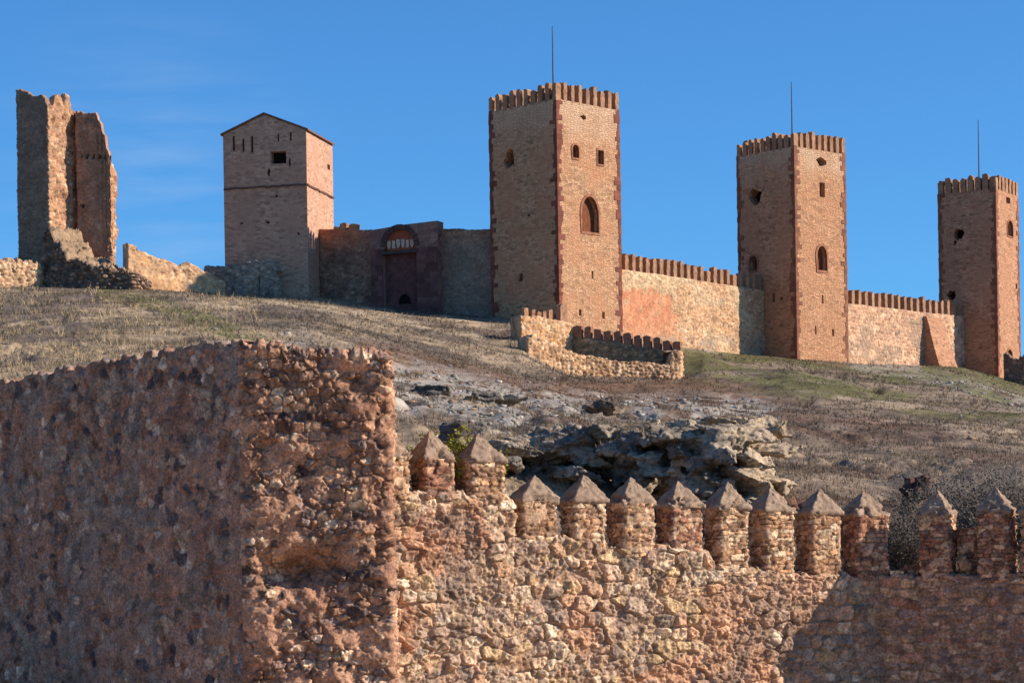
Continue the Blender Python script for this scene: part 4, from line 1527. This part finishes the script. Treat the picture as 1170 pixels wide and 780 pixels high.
def fuse(bm, voxel, seed, cols, amp=.05, lit_warm=None):
    """weld overlapping blocks into one rock surface, then weather it"""
    me = bpy.data.meshes.new('tmp_rock')
    bm.to_mesh(me)
    bm.free()
    o = bpy.data.objects.new('tmp_rock', me)
    C.objects.link(o)
    m = o.modifiers.new('r', 'REMESH')
    m.mode = 'VOXEL'
    m.voxel_size = voxel
    dg = bpy.context.evaluated_depsgraph_get()
    ev = o.evaluated_get(dg).to_mesh()
    n = len(ev.vertices)
    V = np.empty(n * 3)
    ev.vertices.foreach_get('co', V)
    V = V.reshape(-1, 3)
    Nn = np.empty(n * 3)
    ev.vertices.foreach_get('normal', Nn)
    Nn = Nn.reshape(-1, 3)
    Q = np.array([list(p.vertices) for p in ev.polygons])
    o.evaluated_get(dg).to_mesh_clear()
    bpy.data.objects.remove(o)
    bpy.data.meshes.remove(me)
    x, y, z = V.T
    f = fbm(x / .5, y / .5, z / .3, seed=seed, oct=5, gain=.6) - .5
    g1, g2, gid = vor3(x / .34 + f, y / .34, z / .16 + f, seed + 4)
    g = fbm(x / .1, y / .1, z / .06, seed=seed + 7, oct=3, gain=.65) - .5
    k = amp / .05
    V = V + Nn * (amp * 3.2 * f + amp * 1.3 * (gid - .5) - .05 * k * (1 - sstep(0, .14, g2 - g1)) + amp * .9 * g)[:, None]
    t = sstep(.36, .62, fbm(x / .7, y / .7, z / .4, seed=seed + 2, oct=4))[:, None]
    col = cols[0] * (1 - t) + cols[1] * t
    col = col * (.72 + .5 * (fbm(x / .15, y / .15, z / .1, seed=seed + 3, oct=4)))[:, None] * (1 - .35 * (1 - sstep(0, .1, g2 - g1)))[:, None]
    if lit_warm is not None:
        w = sstep(lit_warm[0], lit_warm[1], x)[:, None] * .7  # sunlit tone of the right end, painted into the rock colour
        col = col * (1 - w) + lit_warm[2] * w * (.7 + .6 * (g[:, None] + .5))
    return mesh_np('rock', V, Q, np.clip(col, .01, .8), False)


LIME = (c(166, 154, 138), c(122, 116, 110))


CRAG_TOP = []


def outcrop():
    rng = np.random.default_rng(41)
    bm = bmesh.new()
    top = [(570, 516), (600, 506), (640, 500), (690, 488), (720, 492), (760, 490), (800, 483), (850, 483), (880, 490), (900, 500)]
    nL = 10
    for L_ in range(nL):
        t = L_ / (nL - 1)
        u = 566 + rng.uniform(0, 12)
        while u < 893:
            wpx = rng.uniform(15, 52)
            uc = u + wpx / 2
            if uc > 893 - 6:
                break
            vt = np.interp(uc, [p[0] for p in top], [p[1] for p in top])
            v = 606 + (vt + 8 - 606) * t
            d = 68.3 + 1.1 * math.sin(uc * .021) - .55 * t + rng.normal(0, .28) + (max(0, uc - 862) / 31) ** 2 * 2.2
            skip = any(abs(uc - a) < b and v > e for a, b, e in ((622, 17, 512), (692, 14, 506), (590, 10, 530), (752, 18, 545)))
            if skip:
                d += 1.5
            p = at(uc, v, d)
            w = wpx * .0228 / 2 * 1.25
            dep = rng.uniform(.7, 1.2)
            hull_block(bm, Vector((p.x, p.y + dep * .8, p.z)), (w, dep, rng.uniform(.18, .30)), rng, rng.normal(0, .3))
            u += wpx * .8
    # the shelf top running back into the slope, and the core behind
    for _ in range(46):
        uc = rng.uniform(580, 872)
        vt = np.interp(uc, [p[0] for p in top], [p[1] for p in top])
        dd = rng.uniform(69.5, 76)
        p = at(uc, vt + 6, 69)
        hull_block(bm, Vector((p.x * dd / 69, dd, p.z + (dd - 69) * .075)), (rng.uniform(.5, 1.1), rng.uniform(.7, 1.3), rng.uniform(.2, .34)), rng, rng.uniform(-.5, .5))
    for uc in range(585, 880, 22):
        vt = np.interp(uc, [p[0] for p in top], [p[1] for p in top])
        p0, p1 = at(uc, vt + 16, 71.8), at(uc, 640, 71.8)
        hull_block(bm, Vector((p0.x, 73.2, (p0.z + p1.z) / 2)), (.7, 2.4, (p0.z - p1.z) / 2 * 1.1), rng, 0)
    xw = at(820, 540, 68).x
    me = fuse(bm, .036, 61, (c(168, 152, 132), c(120, 110, 100)), .05, (xw, xw + 1.0, c(180, 158, 132)))
    V = np.empty(len(me.vertices) * 3)
    me.vertices.foreach_get('co', V)
    V = V.reshape(-1, 3)
    Nn = np.empty(len(me.vertices) * 3)
    me.vertices.foreach_get('normal', Nn)
    Nn = Nn.reshape(-1, 3)
    up = (Nn[:, 2] > .75) & (V[:, 1] > 68.6) & (V[:, 2] > at(700, 520, 69).z) & (fbm(V[:, 0] / .8, V[:, 1] / .8, seed=3, oct=3) > .44)
    CRAG_TOP.append(V[up][rng.permutation(up.sum())[:2600]])
    tag(obj('rock_outcrop', me, M_ROCK), 'long pale limestone crag with shadowed hollows and a bright rounded right end', 'rock outcrop')


outcrop()


def block_rock(name, label, u, v, d, size, seed, n=6, cat='rock', cols=LIME, voxel=.05, mat=None, amp=.04):
    """several fitted angular blocks weathered into one rock; size = half extents"""
    rng = np.random.default_rng(seed)
    bm = bmesh.new()
    cen = at(u, v, d)
    hull_block(bm, cen, (size[0] * .75, size[1] * .8, size[2] * .8), rng, 0)
    for _ in range(n):
        o = Vector((rng.uniform(-.6, .6) * size[0], rng.uniform(-.6, .6) * size[1], rng.uniform(-.6, .5) * size[2]))
        hull_block(bm, cen + o, tuple(np.array(size) * rng.uniform(.35, .6, 3)), rng, rng.uniform(-.6, .6))
    tag(obj(name, fuse(bm, voxel, seed, cols, amp), mat or M_ROCK), label, cat)


block_rock('boulder', 'dark pointed boulder rising between two left merlon caps', 513, 499, 58, (.34, .3, .46), 13, 5, 'boulder', (c(104, 92, 86), c(70, 64, 62)), .03, amp=.025)
block_rock('rock_ledge', 'flat dark edged rock ledge on the bare slope', 578, 455, 112, (1.6, 1.0, .26), 17, 7, 'rock ledge', (c(150, 142, 130), c(104, 98, 92)))
block_rock('rock_ledge', 'small split rock ledge left of the larger ledge', 544, 456, 111, (.75, .8, .2), 19, 5, 'rock ledge')
block_rock('rock_ledge', 'low grey ledge peeping past the bastion edge', 495, 446, 116, (1.3, .8, .34), 23, 6, 'rock ledge', (c(120, 112, 102), c(84, 78, 74)))
block_rock('rock_ledge', 'broken rock ledge on the slope above the big outcrop', 690, 463, 106, (.9, .9, .36), 29, 6, 'rock ledge', (c(136, 120, 104), c(96, 84, 76)))
block_rock('rock_ledge', 'weathered grey rock bench behind the stepped merlons', 498, 482, 92, (1.7, 1.6, .34), 37, 9, 'rock ledge')
block_rock('rock_ledge', 'small grey slab low beside the bastion edge', 462, 482, 84, (1.0, .9, .26), 71, 7, 'rock ledge', amp=.05)
block_rock('rock_ledge', 'cracked grey slab between the pointed boulder and the big outcrop', 566, 506, 76, (.9, 1.2, .34), 73, 9, 'rock ledge', amp=.05)
block_rock('rock_ledge', 'flat grey slab uphill of the pointed boulder', 536, 480, 88, (1.1, 1.0, .22), 79, 8, 'rock ledge', amp=.05)
block_rock('rock_ledge', 'wide grey rock shelf above the left end of the outcrop', 620, 488, 88, (1.8, 1.8, .36), 43, 9, 'rock ledge', (c(146, 136, 122), c(104, 98, 94)))
# reddish ruined stump at the right
block_rock('rock', 'dark reddish block of fallen masonry among the dry shrubs', 1046, 566, 62, (.42, .4, .60), 51, 12, 'rock', (c(128, 96, 82), c(92, 70, 62)), .03, amp=.04)
block_rock('rock', 'low brown rock top behind the right hand merlons', 912, 578, 55.6, (.5, .4, .28), 53, 6, 'rock', (c(150, 108, 84), c(112, 82, 68)), .03, amp=.02)


gp, gz = on_wall2(1101, 652)
gu, gv = proj(gp[0], gp[1], gz)
block_rock('stone', 'single rounded pale stone lodged in a gap of the merlons', gu, gv - 9, gp[1] + .16, (.17, .12, .2), 57, 3, 'stone', (c(190, 160, 126), c(156, 124, 98)), .02, M_RUB, .012)


# loose stones: countless
def loose_stones():
    rng = np.random.default_rng(5)
    n = 60000
    u = rng.uniform(-30, 1200, n)
    y = 52 * (205 / 52) ** rng.uniform(0, 1, n)
    x = (u - U0) / F * y
    z = terr(x, y)
    g, b, s, col = ground_cover(x, y, z)
    keep = rng.uniform(0, 1, n) < (.004 + .17 * s ** 2)
    x, y, z = x[keep], y[keep], z[keep]
    m = len(x)
    t = (1 + 5 ** .5) / 2
    ico = np.array([(-1, t, 0), (1, t, 0), (-1, -t, 0), (1, -t, 0), (0, -1, t), (0, 1, t), (0, -1, -t), (0, 1, -t), (t, 0, -1), (t, 0, 1), (-t, 0, -1), (-t, 0, 1)]) / 1.9
    fc = np.array([(0, 11, 5), (0, 5, 1), (0, 1, 7), (0, 7, 10), (0, 10, 11), (1, 5, 9), (5, 11, 4), (11, 10, 2), (10, 7, 6), (7, 1, 8), (3, 9, 4), (3, 4, 2), (3, 2, 6), (3, 6, 8), (3, 8, 9), (4, 9, 5), (2, 4, 11), (6, 2, 10), (8, 6, 7), (9, 8, 1)])
    sz = rng.uniform(.025, .10, m) * (y / 90) ** .5 * rng.choice([1, 1, 1, 1.8], m)
    J = ico[None] * rng.uniform(.6, 1.4, (m, 12, 3)) * sz[:, None, None] * np.array([1.2, 1, .7])
    V = J + np.stack([x, y, z + .02], 1)[:, None]
    T = fc[None] + (np.arange(m) * 12)[:, None, None]
    base = np.where(rng.uniform(0, 1, (m, 1)) < .75, c(168, 160, 150), c(150, 118, 94)) * rng.uniform(.5, 1.15, (m, 1))
    cc = np.repeat(base[:, None], 12, 1)
    o = obj('loose_stones', mesh_np('loose_stones', V.reshape(-1, 3), None, cc.reshape(-1, 3), False, (), T.reshape(-1, 3)), M_ROCK)
    tag(o, 'loose pale stones scattered over the bare hillside', 'stones', kind='stuff')


loose_stones()


def blades(name, x, y, z, hgt, wid, nb, colb, rng, lean=.5):
    m = len(x)
    X = np.repeat(x, nb) + rng.normal(0, .06, m * nb) * np.repeat(hgt, nb) * 3
    Y = np.repeat(y, nb) + rng.normal(0, .06, m * nb) * np.repeat(hgt, nb) * 3
    Z = np.repeat(z, nb) - .03
    H = np.repeat(hgt, nb) * rng.uniform(.45, 1.2, m * nb)
    Wd = np.repeat(wid, nb) * rng.uniform(.6, 1.3, m * nb)
    an = rng.uniform(0, 2 * math.pi, m * nb)
    lx, ly = np.cos(an) * H * lean * rng.uniform(0, 1, m * nb), np.sin(an) * H * lean * rng.uniform(0, 1, m * nb)
    a2 = rng.uniform(0, 2 * math.pi, m * nb)
    wx, wy = np.cos(a2) * Wd, np.sin(a2) * Wd
    P0 = np.stack([X - wx, Y - wy, Z], 1)
    P1 = np.stack([X + wx, Y + wy, Z], 1)
    P2 = np.stack([X + lx, Y + ly, Z + H], 1)
    V = np.stack([P0, P1, P2], 1).reshape(-1, 3)
    T = np.arange(len(V)).reshape(-1, 3)
    cc = np.repeat(colb, nb, 0) * rng.uniform(.65, 1.25, (m * nb, 1))
    cc = np.repeat(cc[:, None], 3, 1).reshape(-1, 3)
    return mesh_np(name, V, None, cc, False, (), T)


def grass():
    rng = np.random.default_rng(9)
    n = 180000
    u = rng.uniform(-40, 1210, n)
    y = 51 * (240 / 51) ** rng.uniform(0, 1, n)
    x = (u - U0) / F * y
    z = terr(x, y)
    uu = U0 + F * (x / y - .08 * SR)
    ok = (y < np.interp(uu, RIDGE_U, RIDGE_D) - .4) & (y > np.interp(uu, WALL_U, WALL_D) + 2.2)
    g, b, s, col = ground_cover(x, y, z)
    cl = fbm(x / 2.5, y / 4, seed=55, oct=3)
    keep = ok & (rng.uniform(0, 1, n) < np.clip(.45 + 1.3 * (cl - .42), .1, 1) * (1 - .75 * s) * (1 - .5 * b))
    x, y, z, g, col = x[keep], y[keep], z[keep], g[keep], col[keep]
    m = len(x)
    straw = c(186, 162, 124) * rng.uniform(.7, 1.1, (m, 1))
    greyb = c(120, 108, 96) * rng.uniform(.6, 1.1, (m, 1))
    pick = (rng.uniform(0, 1, m) < .5)[:, None]
    cb = np.where(pick, straw * .62, greyb * .72) * .3 + col * .7
    cb = cb * (1 - g[:, None]) + c(84, 92, 42) * rng.uniform(.7, 1.2, (m, 1)) * g[:, None]
    hg = rng.uniform(.07, .22, m) * (1 + .9 * (rng.uniform(0, 1, m) < .06)) * (1 - .5 * g)
    tall = (u[keep] < 300) & (rng.uniform(0, 1, m) < .12)
    hg = hg * (.8 + .4 * y / 200) * (1 + 1.3 * tall)
    cb = np.where(tall[:, None], c(190, 166, 128) * rng.uniform(.6, 1, (m, 1)), cb)
    P = CRAG_TOP[0]
    k = len(P)
    x, y, z = np.concatenate([x, P[:, 0]]), np.concatenate([y, P[:, 1]]), np.concatenate([z, P[:, 2]])
    hg = np.concatenate([hg, rng.uniform(.06, .2, k)])
    cb = np.concatenate([cb, c(150, 130, 104) * rng.uniform(.5, 1.1, (k, 1))])
    me = blades('dry_grass', x, y, z, hg, .011 * y / 80, 5, cb, rng, 1.1)
    tag(obj('dry_grass', me, M_GRASS), 'dry straw coloured and greenish grass over the castle hillside', 'grass', kind='stuff')


grass()


# ------------------------------------------------------------------ shrubs
def shrub_mesh(name, p, r, h, n, seed, colr, leafy=None, droop=.25, spread=1.):
    """a tangle of forking thin twigs, each a tapered three-sided strip"""
    rng = random.Random(seed)
    V, T, CC = [], [], []

    def twig(a, b, r0, r1_, col):
        d = (b - a).normalized()
        e = d.cross(Vector((rng.uniform(-1, 1), rng.uniform(-1, 1), rng.uniform(-1, 1)))).normalized()
        f = d.cross(e)
        i0 = len(V)
        for q, rr in ((a, r0), (b, r1_)):
            for k in range(3):
                t = k * 2.0944
                V.append(q + (e * math.cos(t) + f * math.sin(t)) * rr)
                CC.append(col)
        for k in range(3):
            k2 = (k + 1) % 3
            T.append((i0 + k, i0 + k2, i0 + 3 + k2))
            T.append((i0 + k, i0 + 3 + k2, i0 + 3 + k))

    def grow(a, d, L, rad, lev):
        col = colr * rng.uniform(.6, 1.25)
        q = a
        for _ in range(3):
            d = (d + Vector((rng.gauss(0, .25), rng.gauss(0, .25), rng.gauss(0, .2) - droop * .1))).normalized()
            b = q + d * L / 3
            twig(q, b, rad, rad * .75, col)
            rad *= .75
            q = b
            if lev > 0:
                for _k in range(2):
                    grow(q, (d + Vector((rng.gauss(0, .7), rng.gauss(0, .7), rng.gauss(0, .5))) * spread).normalized(), L * rng.uniform(.4, .65), rad * .7, lev - 1)
        if leafy is not None and lev == 0:
            for _k in range(leafy[1]):
                o = q + Vector((rng.gauss(0, .035), rng.gauss(0, .035), rng.gauss(0, .035)))
                e1 = Vector((rng.uniform(-1, 1), rng.uniform(-1, 1), rng.uniform(-.6, 1))).normalized() * leafy[2]
                e2 = e1.cross(Vector((rng.uniform(-1, 1), rng.uniform(-1, 1), 1))).normalized() * leafy[2] * .45
                i0 = len(V)
                cl = leafy[0] * rng.uniform(.55, 1.3)
                for w in (o, o + e1 * .5 + e2, o + e1, o + e1 * .5 - e2):
                    V.append(w)
                    CC.append(cl)
                T.append((i0, i0 + 1, i0 + 2))
                T.append((i0, i0 + 2, i0 + 3))
    for _ in range(n):
        an = rng.uniform(0, 2 * math.pi)
        rr = r * math.sqrt(rng.random()) * .6
        a = Vector((p[0] + math.cos(an) * rr, p[1] + math.sin(an) * rr, p[2] - .1))
        d = Vector((math.cos(an) * rng.uniform(.1, .8) * spread, math.sin(an) * rng.uniform(.1, .8) * spread, 1)).normalized()
        grow(a, d, h * rng.uniform(.6, 1.05), .014 + .008 * h, 2)
    return mesh_np(name, np.array([v[:] for v in V]), None, np.array(CC), False, (), np.array(T))


def shrub(label, u, d, r, h, n, seed, colr, leafy=None, name='dry_shrub', cat='shrub', group=None, droop=.25):
    x = at(u, 560, d).x
    p = (x, d, terr1(x, d))
    tag(obj(name, shrub_mesh(name, p, r, h, n, seed, colr, leafy, droop), M_TWIG), label, cat, group)


GREY = c(148, 138, 128)
GRP = 'tangled dry shrubs behind the right hand merlons'
for (lab, u, d, r, h, n) in (('dark tangled shrub filling the wide gap between merlons', 1036, 54.0, .45, 1.0, 26),
                             ('tangled grey shrub leaning over the reddish wall stump', 1080, 60.0, .9, 1.05, 30),
                             ('tall pale twigged shrub behind the second merlon from the right', 1128, 58.5, .9, 1.15, 32),
                             ('bushy dark leaved shrub at the right edge behind the merlons', 1172, 59.0, .9, 1.2, 32),
                             ('low dark shrub between the wall stump and the gap', 1012, 58.0, .6, .7, 20),
                             ('higher grey shrub on the slope above the wall stump', 1105, 68.0, 1.1, 1.0, 28),
                             ('wispy dry shrub uphill at the right edge', 1160, 72.0, 1.1, 1.0, 26),
                             ('small dry shrub uphill of the reddish wall stump', 1048, 70.0, .8, .8, 22)):
    shrub(lab, u, d, r, h, int(n * 1.9), int(u), GREY * (.75 if 'dark' in lab else 1.0), leafy=(c(96, 86, 76), 2, .055) if d < 61 else None, group=GRP)
gb, gz_ = on_wall(525, 563, -.5)
tag(obj('green_bush', shrub_mesh('green_bush', (gb[0], gb[1], gz_ - .05), .12, .80, 7, 5, c(90, 84, 50), (c(140, 138, 52), 9, .06), .25, .55), M_TWIG), 'yellow green leafy bush between two left merlon caps', 'shrub')
for (lab, u, d, r, h, n) in (('dry brown bush on the slope beneath the barbican', 700, 120, .9, .8, 12), ('dark bush beside the lit ruined wall', 190, 207, 1.4, 1.2, 14), ('grey bush below the gabled tower', 300, 203, 1.3, .9, 12),
                             ('small dark bush on the left hillside', 75, 150, 1.0, .6, 10), ('low bush on the hillside above the bastion corner', 330, 140, 1.0, .6, 10)):
    shrub(lab, u, d, r, h, n, int(u) + 3, c(110, 96, 82), name='dry_bush', cat='bush')

_r = random.Random(77)
for _k in range(26):
    _d = _r.uniform(88, 190)
    _u = _r.choice([_r.uniform(20, 420), _r.uniform(440, 700), _r.uniform(800, 1150)])
    shrub('low dry bush dotted over the bare castle hillside', _u, _d, _r.uniform(.4, .9), _r.uniform(.35, .7), _r.randint(7, 12), 500 + _k, c(104, 90, 74) * _r.uniform(.7, 1.2), name='dry_bush', cat='bush', group='low dry bushes dotted over the hillside')

# ------------------------------------------------------------------ light, sky, camera
SUN_EL, SUN_AZ = math.radians(29), math.radians(-4)     # azimuth measured from +x (right), negative = towards the camera side
sd = Vector((math.cos(SUN_AZ) * math.cos(SUN_EL), math.sin(SUN_AZ) * math.cos(SUN_EL), math.sin(SUN_EL)))
L = bpy.data.lights.new('sun', 'SUN')
L.energy = 5.0
L.angle = math.radians(.5)
L.color = (1.0, .88, .73)
lo = bpy.data.objects.new('sun', L)
C.objects.link(lo)
lo.rotation_euler = sd.to_track_quat('Z', 'Y').to_euler()
w = bpy.data.worlds.new('World')
bpy.context.scene.world = w
w.use_nodes = True
nt = w.node_tree
bg = nt.nodes['Background']
sky = nt.nodes.new('ShaderNodeTexSky')
sky.sky_type = 'NISHITA'
sky.sun_disc = False
sky.sun_elevation = SUN_EL
sky.sun_rotation = math.atan2(sd.x, sd.y)
sky.altitude = 1100
sky.air_density = 1.0
sky.dust_density = 0.2
sky.ozone_density = 3.0
tint = nt.nodes.new('ShaderNodeVectorMath')
tint.operation = 'MULTIPLY'
tint.inputs[1].default_value = (.43, .92, 1.34)      # deep dry-air blue
nt.links.new(sky.outputs[0], tint.inputs[0])
# a faint high wisp of cloud low in the left of the sky
tc = nt.nodes.new('ShaderNodeTexCoord')
mp = nt.nodes.new('ShaderNodeMapping')
mp.inputs['Rotation'].default_value = (0, math.radians(28), 0)
mp.inputs['Scale'].default_value = (9, 9, 60)
nt.links.new(tc.outputs['Generated'], mp.inputs['Vector'])
cn = nt.nodes.new('ShaderNodeTexNoise')
cn.inputs['Scale'].default_value = 1.6
cn.inputs['Detail'].default_value = 6
nt.links.new(mp.outputs[0], cn.inputs['Vector'])
cd = nt.nodes.new('ShaderNodeVectorMath')
cd.operation = 'DISTANCE'
cd.inputs[1].default_value = at(175, 225, 1.0).normalized()
nt.links.new(tc.outputs['Generated'], cd.inputs[0])
m1 = maprange(nt, cd.outputs['Value'], .075, .0)
m2 = maprange(nt, cn.outputs[0], .42, .75, 0, .17)
mm_ = nt.nodes.new('ShaderNodeMath')
mm_.operation = 'MULTIPLY'
nt.links.new(m1, mm_.inputs[0])
nt.links.new(m2, mm_.inputs[1])
cl = mixc(nt, mm_.outputs[0], tint.outputs[0], (7.0, 7.4, 8.0))
nt.links.new(cl, bg.inputs[0])
bg.inputs[1].default_value = .078

cam = bpy.data.cameras.new('camera')
co = bpy.data.objects.new('camera', cam)
C.objects.link(co)
cam.sensor_fit = 'HORIZONTAL'
cam.sensor_width = 36
cam.lens = F / 1170 * 36
cam.shift_y = (VH - 390) / 1170
cam.clip_end = 8000
cam.clip_start = .5
co.matrix_world = Matrix.Rotation(math.pi / 2, 4, 'X') @ Matrix.Rotation(-ROLL, 4, 'Z')
sc = bpy.context.scene
sc.camera = co
sc.view_settings.view_transform = 'Standard'
sc.view_settings.look = 'None'
sc.view_settings.exposure = .6
sc.view_settings.gamma = 1
sc.view_settings.use_curve_mapping = False
